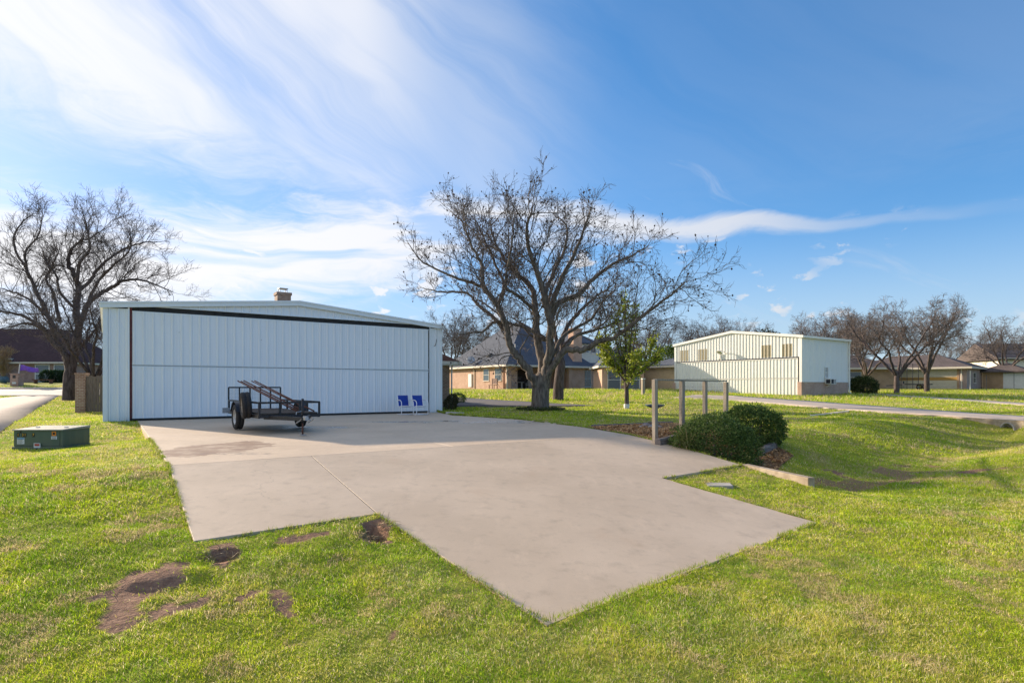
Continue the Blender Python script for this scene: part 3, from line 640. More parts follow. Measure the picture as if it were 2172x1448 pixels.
# ------------------------------------------------------------------ utility trailer
pm('black_steel', (.012, .013, .018), (.03, .03, .035), 14., .4, bmp=.05)
pm('tyre_rubber', (.018, .018, .02), (.035, .033, .032), 20., .8, bmp=.2, bscale=80)
pm('rim_silver', (.48, .48, .48), (.34, .33, .32), 18., .4, metal=.5)
pm('dusty_rim', (.36, .32, .27), (.22, .18, .15), 14., .6, metal=.3)
pm('rusty_pipe', (.19, .075, .045), (.10, .045, .035), 22., .75, bmp=.2)
pm('deck_wood', (.12, .09, .07), (.07, .055, .045), 6., .85, stretch=(1, 8, 1))
pm('amber', (.75, .28, .05), (.6, .2, .04), 5., .3)
def wheel(name, parent, loc, r=.36, w=.22, rim='rim_silver', side=-1):
    """axle along local x; side -1: rim face looks to -x"""
    M = Matrix.Rotation(R(90), 4, 'Y')
    h = w / 2; wh = bpy.data.objects.new(name, None); C.objects.link(wh); wh.parent = parent; wh.location = loc
    MB().lathe([(r * .60, -h * .75), (r * .66, -h * .95), (r * .86, -h), (r * .96, -h * .85), (r, -h * .6), (r, -.022), (r * .972, -.018), (r * .972, .018), (r, .022), (r, h * .6), (r * .96, h * .85), (r * .86, h), (r * .66, h * .95), (r * .60, h * .75), (r * .58, 0), (r * .60, -h * .75)], 36, M).build('tyre', 'tyre_rubber', wh, True)
    mb = MB(); s = -1
    mb.lathe([(r * .605, -h * .8), (r * .57, -h * .78), (r * .53, -h * .55), (r * .44, -h * .42), (r * .22, -h * .36), (r * .2, -h * .62), (r * .12, -h * .66), (.002, -h * .66)], 30, M)
    mb.lathe([(r * .605, h * .8), (r * .57, h * .78), (r * .53, h * .3), (r * .3, h * .2), (.002, h * .2)], 30, M)
    mb.build('rim', rim, wh, True)
    mb = MB()
    for j in range(6):
        a = j * math.pi / 3; y, z = .34 * r * math.cos(a), .34 * r * math.sin(a)
        mb.tube([(-h * .39, y, z), (-h * .52, y, z)], .012, 6)
    mb.build('lug_nut', 'galvanised', wh)
    if side > 0: wh.rotation_euler = (0, 0, math.pi)
    return wh
def trailer():
    th = math.atan2(.6, .8); t = thing('utility_trailer', 'black open utility trailer with mesh ramp and spare wheel parked before the hangar door', 'trailer', (-7.15, 17.15, .03), th)
    # local: x to the trailer's left-to-right as seen (axle), -y is forward (tongue), z up
    hw, f, r, z0 = .78, -2.0, 1.75, .48
    fr = MB()
    for x in (-hw, hw): fr.bar((x, f, z0 - .04), (x, r, z0 - .04), .05, .1)
    for y in np.linspace(f, r, 7): fr.bar((-hw, y, z0 - .04), (hw, y, z0 - .04), .045, .08)
    fr.build('frame', 'black_steel', t)
    for i in range(8):
        x = -hw + .03 + i * (2 * hw - .06) / 8; Box('deck_board', 'deck_wood', t, x + .006, x + (2 * hw - .06) / 8 - .006, f + .03, r - .03, z0 + .012, z0 + .045)
    for nm, a, b in (('top_rail', (-hw, f, .80), (hw, f, .80)), ('top_rail', (-hw, f, .80), (-hw, r, .80)), ('top_rail', (hw, f, .80), (hw, r, .80))): MB().bar(a, b, .05).build(nm, 'black_steel', t)
    for x in (-hw, -.26, .26, hw): MB().bar((x, f, z0), (x, f, .80), .05).build('rail_post', 'black_steel', t)
    for x in (-hw, hw):
        for y in (-.95, .05, 1.05, r): MB().bar((x, y, z0), (x, y, .80), .05).build('rail_post', 'black_steel', t)
    # ramp gate standing at the rear
    gate = MB().bar((-hw, r + .06, 1.2), (hw, r + .06, 1.2), .045).build('ramp_gate', 'black_steel', t); MB().bar((-hw, r + .06, z0), (hw, r + .06, z0), .045).build('gate_sill', 'black_steel', gate)
    for i in range(6):
        x = -hw + i * 2 * hw / 5; MB().bar((x, r + .06, z0), (x, r + .06, 1.2), .04).build('gate_bar', 'black_steel', gate)
    mb = MB()
    for i in range(38): x = -hw + i * 2 * hw / 37; mb.bar((x, r + .085, z0), (x, r + .085, 1.2), .003)
    for i in range(18): z = z0 + i * .72 / 17; mb.bar((-hw, r + .085, z), (hw, r + .085, z), .003)
    mb.build('gate_mesh', 'black_steel', gate)
    # tongue, coupler, jack
    mb = MB()
    for x in (-.6, .6): mb.bar((x, f + .2, z0 - .07), (x * .06, -3.22, z0 - .07), .06, .1)
    mb.build('tongue', 'black_steel', t)
    MB().prism([(-.045, .38), (.045, .38), (.045, .46), (.02, .49), (-.02, .49), (-.045, .46)], -3.42, -3.2).build('coupler', 'galvanised', t, bev=.01)
    mb = MB().tube([(0, -3.08, .30), (0, -3.08, .92)], .03, 10); mb.build('jack_tube', 'black_steel', t, True)
    MB().tube([(0, -3.08, .02), (0, -3.08, .32)], .022, 10).build('jack_leg', 'rusty_pipe', t, True)
    MB().tube([(0, -3.08, 0), (0, -3.08, .014)], .085, 16).build('jack_foot', 'galvanised', t)
    MB().tube([(-.02, -3.08, .60), (-.16, -3.1, .58), (-.17, -3.12, .52)], .012, 6).build('jack_crank', 'galvanised', t)
    ch = MB()
    for k_ in range(2):
        pts = [(-.12 + .3 * k_ + .05 * math.sin(i), -2.9 - .04 * i, .42 - .12 * math.sin(math.pi * i / 8)) for i in range(9)]; ch.tube(pts, .012, 6)
    ch.build('safety_chain', 'galvanised', t)
    # axle, wheels, fenders
    MB().bar((-.86, 0, .36), (.86, 0, .36), .06).build('axle', 'black_steel', t)
    wheel('wheel', t, (-.88, 0, .36)); wheel('wheel', t, (.88, 0, .36), side=1)
    for s in (-1, 1):
        mb = MB(); pr = [(.43 * math.cos(a), .37 + .43 * math.sin(a)) for a in np.linspace(R(20), R(160), 12)]
        x0, x1 = sorted((s * .77, s * 1.0)); vs = [(x0, y, z) for y, z in pr] + [(x1, y, z) for y, z in pr]; n = len(pr)
        mb.add(vs + [(x, y * .985, z - .008) for x, y, z in vs], [(i, i + 1, n + i + 1, n + i) for i in range(n - 1)] + [(2 * n + i, 3 * n + i, 3 * n + i + 1, 2 * n + i + 1) for i in range(n - 1)])
        mb.build('fender', 'black_steel', t)
    sp = wheel('spare_wheel', t, (-.93, -1.18, .72), r=.36, w=.24, rim='dusty_rim'); sp.rotation_euler = (0, R(-4), R(-6))
    MB().bar((-.78, -1.18, .72), (-.93, -1.18, .72), .05).build('spare_bracket', 'black_steel', t)
    Box('marker_light', 'amber', t, -.52, -.46, f - .045, f - .02, .38, .44); Box('marker_light', 'amber', t, -.815, -.80, -.9, -.84, .40, .45)
    Box('tail_plate', 'galvanised', t, -1.03, -.83, r - .35, r - .33, .42, .58)
    return t
TRAILER = trailer()
def pipes():
    th = math.atan2(.6, .8); M = Matrix.Translation((-7.15, 17.15, .03)) @ Matrix.Rotation(th, 4, 'Z')
    ups = ((520, 799, -1), (526, 800, -1), (532, 797, -1), (543, 799, -1), (547, 797, -1)); n = 0
    names = ('lowest of the five rusty pipes leaning in the trailer', 'second lowest of the five rusty pipes leaning in the trailer', 'middle one of the five rusty pipes leaning in the trailer',
             'second highest of the five rusty pipes leaning in the trailer', 'highest of the five rusty pipes leaning in the trailer')
    for i in range(5):
        lo = M @ Vector((.22 + (0, .1, .19, .36, .46)[i], -1.88 + (0, .06, .02, .45, .02)[i], (.55, .55, .55, .63, .55)[i])); hi_y = 1.83
        g = M @ Vector((-.22 + (0, .085, .2, .42, .52)[i], hi_y, 1.245)); d = (g - lo).normalized(); hi = lo + d * (4.72, 4.6, 4.75, 4.25, 4.72)[i]
        o = MB().tube([lo, hi], .017 if i in (1, 3) else .022, 8).build('steel_pipe', 'rusty_pipe', None, True)
        tag(o, names[i], 'pipe', 'rusty pipes in the trailer')
pipes()
# ------------------------------------------------------------------ two spring chairs
pm('chair_white', (.88, .88, .88), (.84, .84, .85), 9., .35)
pm('chair_blue', (.012, .045, .30), (.018, .06, .36), 10., .6)
def arc(p0, c, p1, n=5): p0, c, p1 = Vector(p0), Vector(c), Vector(p1); return [(p0 * (1 - t) ** 2 + c * 2 * t * (1 - t) + p1 * t * t) for t in np.linspace(0, 1, n)]
def chair(loc, rz, label):
    t = thing('lawn_chair', label, 'chair', loc, rz, 'blue chairs beside the hangar door')     # local -y is the front
    w = .27
    for s in (-1, 1):
        x = s * w
        p = [(x, .20, .64)] + arc((x, .05, .645), (x, -.27, .645), (x, -.29, .50)) + [(x, -.29, .2)] + arc((x, -.28, .08), (x, -.27, .015), (x, -.18, .015)) + [(x, .28, .015)]
        MB().tube(p, .018, 8).build('arm_frame', 'chair_white', t, True)
    MB().tube([(-w, .28, .015), (w, .28, .015)], .0145, 8).build('base_bar', 'chair_white', t, True)
    MB().tube([(-w, -.25, .02), (w, -.25, .02)], .0135, 8).build('base_bar', 'chair_white', t, True)
    q = .245
    path = [(-q, -.26, .385), (-q, .14, .345)] + arc((-q, .16, .36), (-q, .19, .40), (-q, .21, .5)) + [(-q, .30, .84)] + arc((-q, .305, .86), (-q, .31, .89), (-q + .05, .31, .88)) + [(0, .30, .865)] + arc((q - .05, .31, .88), (q, .31, .89), (q, .305, .86)) + [(q, .21, .5)] + arc((q, .21, .5), (q, .19, .40), (q, .16, .36)) + [(q, .14, .345), (q, -.26, .385), (-q, -.26, .385)]
    MB().tube(path, .018, 8).build('seat_frame', 'chair_white', t, True)
    prof = [(-.245, .385), (-.1, .36), (.1, .345), (.165, .37), (.2, .44), (.235, .58), (.27, .72), (.30, .845)]
    vs = []; fs = []; n = len(prof); k_ = 6
    for th in (0, -.014):
        for y, z in prof:
            for j in range(k_): x = -.235 + .47 * j / (k_ - 1); sag = .012 * (1 - (x / .235) ** 2); vs.append((x, y + sag + th * .7, z - sag * .6 + th * .3))
    for h in range(2):
        for i in range(n - 1):
            for j in range(k_ - 1): b = h * n * k_; fs.append((b + i * k_ + j, b + i * k_ + j + 1, b + (i + 1) * k_ + j + 1, b + (i + 1) * k_ + j))
    MB().add(vs, fs).build('sling', 'chair_blue', t, True)
c = G(858, 880, True); chair((c[0], c[1] + .15, .03), TH1 - R(4), 'blue sling chair with white tube frame, left of the pair by the hangar door')
c = G(889, 880, True); chair((c[0], c[1] + .15, .03), TH1 - R(2), 'blue sling chair with white tube frame, right of the pair by the hangar door')
# ------------------------------------------------------------------ transformer box
metal_sheet('utility_green', (.075, .125, .085), dirt=(.16, .15, .10), amount=.5, rough=.5)
pm('box_lid', (.36, .37, .30), (.27, .28, .22), 5., .6)
pm('sticker_white', (.72, .74, .74), (.6, .62, .62), 20., .5)
pm('sticker_orange', (.80, .26, .02), (.65, .2, .02), 20., .5)
pm('sticker_blue', (.10, .33, .55), (.08, .28, .48), 20., .5)
pm('sticker_yellow', (.85, .55, .04), (.75, .48, .04), 20., .5)
pm('sticker_red', (.55, .09, .05), (.45, .07, .05), 20., .5)
pm('sticker_black', (.015, .015, .015), (.02, .02, .02), 20., .5)
def text_mesh(txt, size, mat, parent, loc, rot=(R(90), 0, 0), name='lettering'):
    cu = bpy.data.curves.new(name, 'FONT'); cu.body = txt; cu.size = size; cu.align_x = 'CENTER'; cu.align_y = 'CENTER'; cu.extrude = .0012
    tmp = bpy.data.objects.new(name, cu); C.objects.link(tmp); dg = bpy.context.evaluated_depsgraph_get()
    me = bpy.data.meshes.new_from_object(tmp.evaluated_get(dg)); bpy.data.objects.remove(tmp); bpy.data.curves.remove(cu)
    me.materials.clear(); me.materials.append(MATS[mat]); o = link(name, me, parent); o.location = loc; o.rotation_euler = rot; return o
def transformer():
    b = G(28, 953); t = thing('transformer_box', 'green pad-mounted electrical box with numbers and stickers on the left lawn', 'utility box', (b[0], b[1], b[2] - .02), R(2))
    W, D, H = 1.16, .95, .47
    Box('base_flange', 'utility_green', t, -.02, W + .02, -.02, D, -.2, .09, bev=.01)
    Box('cabinet', 'utility_green', t, 0, W, .012, D, .09, H, bev=.012)
    MB().add([(-.02, -.02, H), (W + .02, -.02, H), (W + .02, D, H), (-.02, D, H), (-.02, -.02, H + .03), (W + .02, -.02, H + .03), (W + .02, D, H + .07), (-.02, D, H + .07)],
             [(0, 3, 2, 1), (4, 5, 6, 7), (0, 1, 5, 4), (1, 2, 6, 5), (2, 3, 7, 6), (3, 0, 4, 7)]).build('lid', 'box_lid', t, bev=.012)
    for x in (.26, .95): MB().tube([(x, .42, H + .03), (x, .42, H + .065)], .045, 14).build('lid_bolt', 'galvanised', t)
    Box('door_seam', 'black_void', t, W - .075, W - .068, .008, .014, .10, H - .01)
    xs = [(.11, '1'), (.165, '3'), (.22, '3'), (.275, '1')]
    for i, (x, ch) in enumerate(xs):
        if i == 1: continue
        o = Box('number_sticker', 'sticker_black', t, x - .028, x + .028, .006, .011, H - .15, H - .055); text_mesh(ch, .085, 'sticker_yellow', o, (x, .005, H - .10))
    o = Box('number_sticker', 'sticker_black', t, .435, .495, .006, .011, H - .15, H - .055); text_mesh('7', .085, 'sticker_yellow', o, (.465, .005, H - .10))
    Box('worn_sticker', 'sticker_black', t, .15, .185, .006, .011, H - .06, H - .005)
    o = Box('notice_sticker', 'sticker_white', t, .085, .255, .006, .011, .15, H - .165); Box('notice_header', 'sticker_blue', o, .09, .25, .003, .0055, H - .20, H - .17)
    for i in range(6): Box('notice_line', 'sticker_black', o, .10, .20 + .04 * ((i * 7) % 3) / 2, .003, .0055, .165 + .02 * i, .1705 + .02 * i)
    o = Box('warning_sticker', 'sticker_orange', t, .90, 1.0, .006, .011, H - .125, H - .02); Box('warning_symbol', 'sticker_black', o, .925, .975, .003, .0055, H - .095, H - .045)
    o = Box('small_notice', 'sticker_white', t, .885, 1.02, .006, .011, H - .21, H - .135)
    for i in range(3): Box('notice_line', 'sticker_black', o, .90, 1.0, .003, .0055, H - .20 + .02 * i, H - .194 + .02 * i)
    o = Box('danger_label', 'sticker_white', t, .50, .655, -.026, -.021, .06, .175); Box('danger_band', 'sticker_red', o, .52, .635, -.029, -.0265, .105, .16)
    Box('padlock', 'black_steel', t, .53, .60, -.035, -.022, .0, .055, bev=.008)
transformer()
# ------------------------------------------------------------------ post row with rails and wire
pm('weathered_wood', (.42, .36, .28), (.24, .20, .155), 4., .9, stretch=(6, 6, .5), bmp=.3, bscale=20)
pm('grey_timber', (.26, .22, .20), (.12, .10, .095), 5., .9, stretch=(1, 1, 5), bmp=.5, bscale=14)
pm('thin_wire', (.25, .22, .18), (.2, .17, .14), 5., .6, metal=.5)
def post_row():
    t = thing('post_trellis', 'row of four weathered wooden posts joined by a top rail with wire', 'trellis')
    P = [(3.46, 14.05), (4.62, 15.75), (5.74, 17.25), (6.88, 18.65)]; h = 1.40; ws = (.105, .115, .11, .12)
    for i, (x, y) in enumerate(P):
        o = MB().box(-ws[i] / 2, ws[i] / 2, -ws[i] / 2, ws[i] / 2, -1.9, 0).build('post', 'weathered_wood', t, bev=.008); o.location = (x, y, h - (.0 if i else -.02)); o.rotation_euler = (R(.5) * (i % 2), R(-.4), R(35))
    for i in range(3):
        a, b = P[i], P[i + 1]; MB().bar((a[0], a[1], h + .022), (b[0], b[1], h + .022 + .006 * i), .09, .04).build('top_rail', 'weathered_wood', t, bev=.004)
    for i in range(3):
        a = np.array(P[i]); b = np.array(P[i + 1]); mb = MB()
        for z in np.arange(.25, 1.35, .1): mb.bar((a[0], a[1], z), (b[0], b[1], z), .0032)
        L = np.linalg.norm(b - a)
        for s in np.arange(.1, L, .1): q = a + (b - a) * s / L; mb.bar((q[0], q[1], .15), (q[0], q[1], 1.36), .0032)
        mb.build('wire_mesh', 'thin_wire', t)
post_row()
# edging timbers, rocks, bird bath, stub post, mulch
def timber(a, b, w, h, label, drop=.1, seed=1):
    a = Vector(a); b = Vector(b); rr = random.Random(seed); n = 9; vs = []; fs = []
    t = (b - a); L = t.length; t.normalize(); s = Vector((-t.y, t.x, 0)).normalized()
    for i in range(n):
        c = a + t * L * i / (n - 1)
        for q in ((-w / 2, -drop), (w / 2, -drop), (w / 2, h * .75), (w * .3, h), (-w * .3, h), (-w / 2, h * .75)): vs.append(c + s * (q[0] + rr.uniform(-.008, .008)) + Vector((0, 0, q[1] + rr.uniform(-.009, .009))))
    for i in range(n - 1):
        for j in range(6): fs.append((i * 6 + j, i * 6 + (j + 1) % 6, (i + 1) * 6 + (j + 1) % 6, (i + 1) * 6 + j))
    fs += [tuple(range(5, -1, -1)), tuple(range((n - 1) * 6, n * 6))]
    o = MB().add(vs, fs).build('landscape_timber', 'grey_timber'); tag(o, label, 'timber', 'timbers edging the planting bed'); return o
tz = lambda x, y, h=0.: (x, y, Tz(x, y) + h)
timber((3.42, 13.62, -.1), (4.3, 14.5, -.04), .15, .13, 'dark landscape timber at the foot of the nearest trellis post', seed=1)
a = G(1612, 966); b = G(1656, 951); timber((a[0], a[1], a[2]), (b[0] - .25, b[1] - .1, b[2]), .16, .17, 'split grey landscape timber lying right of the round shrubs', seed=2)
b2 = at(1652, 948, b[1]); timber((b[0] - .22, b[1] - .12, b[2]), (b[0] + .02, b[1] + .42, b[2] + .02), .15, .2, 'short dark timber end behind the split grey timber', seed=3)
a = G(1250, 906); b = G(1425, 897); timber((a[0] + .1, a[1] + .1, 0), (b[0], b[1], 0), .1, .07, 'low timber along the back edge of the mulch', seed=4)
MULCH = [e3, e4, e5, (e6[0] + .05, e6[1]), (5.6, 12.6), (6.9, 14.2), (6.4, 16.8), G(1425, 898)[:2], G(1330, 901)[:2]]
MULCH = [(p[0] + (.06 if i < 4 else 0), p[1] + (.06 if i < 4 else 0)) for i, p in enumerate(MULCH)]
BARE.append(MULCH)
attr_mat('mulch_chips', rough=.9, trans=0, spec=.1)
def mulch():
    P = np.array(MULCH); lo, hi = P.min(0), P.max(0); N = 26000; x = RNG.uniform(lo[0], hi[0], N); y = RNG.uniform(lo[1], hi[1], N); m = inpoly(x, y, MULCH); x, y = x[m], y[m]; n = len(x)
    z = T(x, y) + RNG.uniform(.0, .045, n); a = RNG.uniform(0, 6.28, n); L = RNG.uniform(.02, .06, n); W = RNG.uniform(.006, .014, n); ti = RNG.normal(0, .35, n)
    d = np.c_[np.cos(a) * np.cos(ti), np.sin(a) * np.cos(ti), np.sin(ti)] * L[:, None]; s = np.c_[-np.sin(a), np.cos(a), RNG.normal(0, .3, n)] * W[:, None]; p = np.c_[x, y, z]
    V = np.stack([p - d - s, p + d - s * .7, p + d * .9 + s, p - d + s * .8], 1).reshape(-1, 3); F = np.arange(4 * n).reshape(n, 4)
    base = np.array((.46, .265, .12)); c = base * RNG.uniform(.45, 1.5, (n, 1)) * np.array((1, 1, 1)); c = np.where(RNG.random((n, 1)) < .25, c * np.array((1.25, 1.35, 1.5)), c)
    o = np_mesh('mulch', V, F, 'mulch_chips', np.repeat(c, 4, 0)); tag(o, 'brown wood mulch around the shrubs and posts', 'mulch', kind='stuff')
    pm('mulch_soil', (.30, .17, .08), (.20, .11, .055), 20., .95, bmp=.5, bscale=40)
    z = [Tz(*q) + .012 for q in MULCH]; bm = bmesh.new(); vs = [bm.verts.new((q[0], q[1], 0)) for q in MULCH]; bm.faces.new(vs); bmesh.ops.triangulate(bm, faces=bm.faces)
    bmesh.ops.subdivide_edges(bm, edges=bm.edges, cuts=7, use_grid_fill=True)
    for v in bm.verts: v.co.z = Tz(v.co.x, v.co.y) + .014
    me = bpy.data.meshes.new('planting_bed'); bm.to_mesh(me); bm.free(); me.materials.append(MATS['mulch_soil']); tag(link('planting_bed', me), 'brown planting bed beside the apron', kind='structure')
mulch()
pm('river_rock', (.36, .29, .27), (.24, .20, .19), 8., .8, bmp=.2); pm('pale_rock', (.45, .42, .38), (.33, .30, .27), 8., .8, bmp=.2)
def rock(name, loc, s, mat, label, seed):
    bm = bmesh.new(); bmesh.ops.create_icosphere(bm, subdivisions=3, radius=1); rr = random.Random(seed); o = Vector((rr.random() * 9, rr.random() * 9, 0))
    for v in bm.verts: v.co *= 1 + .25 * mnoise.noise(v.co * 1.2 + o); v.co = Vector((v.co.x * s[0], v.co.y * s[1], v.co.z * s[2]))
    me = bpy.data.meshes.new(name); bm.to_mesh(me); bm.free(); me.polygons.foreach_set('use_smooth', [True] * len(me.polygons)); me.materials.append(MATS[mat]); ob = link(name, me); ob.location = loc; tag(ob, label, 'rock', 'rocks round the bird bath')
for i, (px, py, s, m, lab) in enumerate(((1370, 905, (.14, .12, .09), 'river_rock', 'large reddish rock left of the nearest trellis post'), (1381, 908, (.09, .09, .06), 'pale_rock', 'pale rock close against the nearest trellis post'), (1398, 908, (.1, .09, .06), 'river_rock', 'small brown rock right of the nearest trellis post'), (1359, 907, (.06, .06, .04), 'pale_rock', 'smallest pale rock, leftmost by the bird bath'))):
    g = G(px, py); rock('rock', (g[0], g[1], g[2] + .03), s, m, lab, i)
pm('slate_blue', (.09, .16, .22), (.05, .10, .15), 6., .5)
g = G(1389, 904); bb = thing('bird_bath', 'dark blue bowl-topped bird bath behind the nearest trellis post', 'bird bath', g)
MB().lathe([(.002, 0), (.17, 0), (.17, .04), (.07, .09), (.055, .3), (.06, .52), (.09, .58), (.002, .58)], 20).build('pedestal', 'slate_blue', bb, True)
MB().lathe([(.002, .57), (.10, .575), (.24, .63), (.31, .675), (.315, .69), (.29, .685), (.2, .635), (.002, .615)], 26).build('bowl', 'slate_blue', bb, True)
g = G(1364, 838); t = thing('stub_post', 'short pale post standing in the lawn behind the trellis', 'post', (g[0], g[1], g[2]), R(20))
s = g[1] / FPX; Box('post', 'weathered_wood', t, -3 * s, 3 * s, -3 * s, 3 * s, -.3, 34 * s, bev=.01); Box('post_cap', 'white_paint', t, -3.5 * s, 3.5 * s, -3.5 * s, 3.5 * s, 34 * s, 36 * s)
# ------------------------------------------------------------------ plank fence and brick pier left of the hangar
pm('fence_wood', (.20, .165, .135), (.11, .09, .075), 5., .9, stretch=(9, 9, .6), bmp=.3, bscale=20, obj=True)
FD = 27.3
pr = at(174, 860, FD); zf = Tz(pr.x, pr.y)
t = thing('brick_pier', 'brown brick pier at the end of the plank fence', 'pier', (pr.x, pr.y, zf), R(12)); Box('shaft', 'brown_brick', t, -.2, .2, -.2, .2, -.2, 1.78); Box('cap', 'brown_brick', t, -.23, .23, -.23, .23, 1.78, 1.86, bev=.01)
t = thing('plank_fence', 'grey weathered plank fence between the brick pier and the hangar', 'fence', (pr.x + .22, pr.y - .05, zf), R(12))
proto = MB().box(0, .135, 0, .02, -.1, 1.0).v
for i in range(18):
    x = i * .142; h = 1.72 + .03 * math.sin(i * 2.3); o = Box('plank', 'fence_wood', t, x, x + .135, 0, .02, .02, h, bev=.003)
    o.rotation_euler = (0, R(.4 * math.sin(i * 5.1)), 0)
for z in (.35, 1.4): Box('rail', 'fence_wood', t, 0, 2.55, .021, .06, z, z + .09)

g = G(1522, 1027); o = MB().slab([(g[0] - .22, g[1] - .16), (g[0] + .2, g[1] - .19), (g[0] + .26, g[1] + .12), (g[0] - .16, g[1] + .2)], g[2] - .06, g[2] + .008).build('flat_stone', 'pale_rock', None, bev=.01); tag(o, 'flat pale stone sunk in the grass notch by the headwall', 'stone')
# ------------------------------------------------------------------ right hangar
metal_sheet('hangar2_white', (.80, .80, .75), amount=.15)
metal_sheet('hangar2_side', (.74, .77, .76), amount=.12)
pm('fibreglass', (.42, .36, .22), (.33, .29, .19), 5., .5, stretch=(1, 1, .3))
brick('pink_brick', (.46, .27, .20), (.54, .35, .26), (.55, .47, .40))
glass_dark('dark_glass'); glass_dark('grey_glass', (.10, .13, .15))
TH2 = R(-55); U2 = np.array((math.cos(TH2), math.sin(TH2))); V2 = np.array((-math.sin(TH2), math.cos(TH2))); H2R = np.array((23.5, 47.0)); W2 = 12.8
def window(parent, x0, x1, z0, z1, y=0., frame='white_paint', pane='dark_glass', bars=(0, 1), t=.05, sill=True):
    """window in a wall facing local -y"""
    w = MB(); 
    for a in ((x0 - t, x1 + t, z1, z1 + t), (x0 - t, x1 + t, z0 - t, z0), (x0 - t, x0, z0, z1), (x1, x1 + t, z0, z1)): w.box(a[0], a[1], y - .05, y + .01, a[2], a[3])
    nx, nz = bars
    for i in range(nx): x = x0 + (x1 - x0) * (i + 1) / (nx + 1); w.box(x - t * .4, x + t * .4, y - .04, y + .005, z0, z1)
    for i in range(nz): z = z0 + (z1 - z0) * (i + 1) / (nz + 1); w.box(x0, x1, y - .042, y + .004, z - t * .4, z + t * .4)
    o = w.build('window', frame, parent); o['kind'] = 'part'; del o['kind']
    Box('pane', pane, o, x0, x1, y - .02, y - .005, z0, z1)
    if sill: Box('sill', frame, o, x0 - t * 1.6, x1 + t * 1.6, y - .1, y - .052, z0 - t * 1.6, z0 - t)
    return o
def hangar2():
    u = np.array((math.cos(TH2), math.sin(TH2))); Lc = H2R - u * W2
    t = thing('metal_hangar', 'white hangar at the right with brick base, sunlit ribbed front and air conditioner', 'hangar', (Lc[0], Lc[1], .52), TH2)
    W, E, PK, DP = W2, 4.9, 5.75, 7.6
    top = lambda x: E + (PK - E) * (1 - abs(x - W / 2) / (W / 2)); DT = 3.08
    x = .08; skyl = ((.62, 1.62), (2.75, 3.75), (9.25, 10.2), (11.1, 12.0))
    while x < W - .1:
        w = min(.915, W - .08 - x)
        o = sheet(w, DT + .1, lambda q: top(q) - .12, x0=x, first=.05, pitch=.305, rib=.04).build('gable_sheet', 'hangar2_white', t); o.location = (x, 0, 0); x += .915
    for a, b in skyl:
        o = sheet(b - a, DT + .16, 4.28, first=.05, pitch=.305, rib=.04).build('skylight_panel', 'fibreglass', t); o.location = (a, -.012, 0)
    Box('gable_frame', 'dark_gap', t, .1, W - .1, .03, .08, DT, E - .1)
    for z0, z1 in ((.06, 1.44), (1.47, DT)):
        leaf = Box('door_leaf', 'hangar2_white', t, .2, W - .32, .03, .09, z0, z1); me = None; x = .2
        while x < W - .34:
            w = min(.915, W - .32 - x)
            if me is None or w < .914: o = sheet(w, z0, z1, first=.05, rib=.04).build('door_sheet', 'hangar2_white', leaf); me = o.data
            else: o = link('door_sheet', me, leaf)
            o.location = (x, 0, 0); x += .915
        Box('edge_rail', 'hangar2_white', leaf, .2, W - .32, -.048, -.02, z1 - .05, z1)
    Box('header_gap', 'dark_gap', t, .1, W - .3, -.03, .03, DT + .005, DT + .1)
    Box('bottom_seal', 'rubber_seal', t, .15, W - .3, -.01, .05, -.05, .058)
    for a, b in ((-.03, .19), (W - .20, W + .03)): Box('corner_trim', 'hangar2_white', t, a, b, -.06, .07, 1.1 if a > 1 else .0, E - .05, bev=.008)
    Box('jamb', 'dark_gap', t, W - .315, W - .21, .0, .06, .0, DT + .1)
    Box('brick_pier', 'pink_brick', t, W - .3, W + .04, -.14, .0, -.6, 1.12)
    Box('brick_pier', 'pink_brick', t, -.2, .12, -.14, .0, -.6, 1.12)
    # side wall (right), brick base below ribbed wall
    Box('brick_base', 'pink_brick', t, W - .2, W + .05, .0, DP, -.6, 1.1); Box('brick_cap', 'white_paint', t, W - .2, W + .09, -.02, DP + .02, 1.1, 1.17)
    y = .06; me = None
    while y < DP - .05:
        w = min(.915, DP - y)
        if me is None or w < .914: o = sheet(w, 1.17, E - .08, first=.05, rib=.025, pitch=.2).build('side_sheet', 'hangar2_side', t); me = o.data
        else: o = link('side_sheet', me, t)
        o.location = (W + .01, y, 0); o.rotation_euler = (0, 0, R(90)); y += .915
    for a in ((.0, .1, .08, DP, -.6, E - .1), (.1, W - .1, DP - .1, DP, -.6, E - .1), (W - .15, W - .03, .08, DP, 1.1, E - .1)): Box('wall', 'hangar2_side', t, *a)
    Box('corner_trim', 'hangar2_white', t, W - .05, W + .05, DP - .12, DP + .05, -.1, E - .05)
    MB().prism([(-.15, E - .02), (W / 2, PK - .01), (W + .15, E - .02), (W + .15, E - .08), (W / 2, PK - .07), (-.15, E - .08)], -.06, DP + .15).build('roof', 'hangar2_white', t)
    for a, b in ((-.17, W / 2), (W / 2, W + .17)):
        ta, tb = top(max(0, min(W, a))), top(max(0, min(W, b))); MB().prism([(a, ta - .2), (b, tb - .2), (b, tb + .01), (a, ta + .01)], -.15, -.062).build('rake_trim', 'hangar2_white', t)
    MB().box(W + .15, W + .26, -.1, DP + .15, E - .2, E - .02).build('gutter', 'hangar2_white', t)
    MB().tube([(W + .2, DP + .02, E - .2), (W + .12, DP + .06, E - .5), (W + .12, DP + .08, .3), (W + .3, DP + .08, .05)], .06, 8).build('downspout', 'hangar2_white', t)
    # lamp on a bracket
    l = MB().tube([(5.75, .0, 3.75), (5.75, -.25, 3.9), (5.6, -.5, 4.0)], .035, 8).build('lamp_arm', 'white_paint', t)
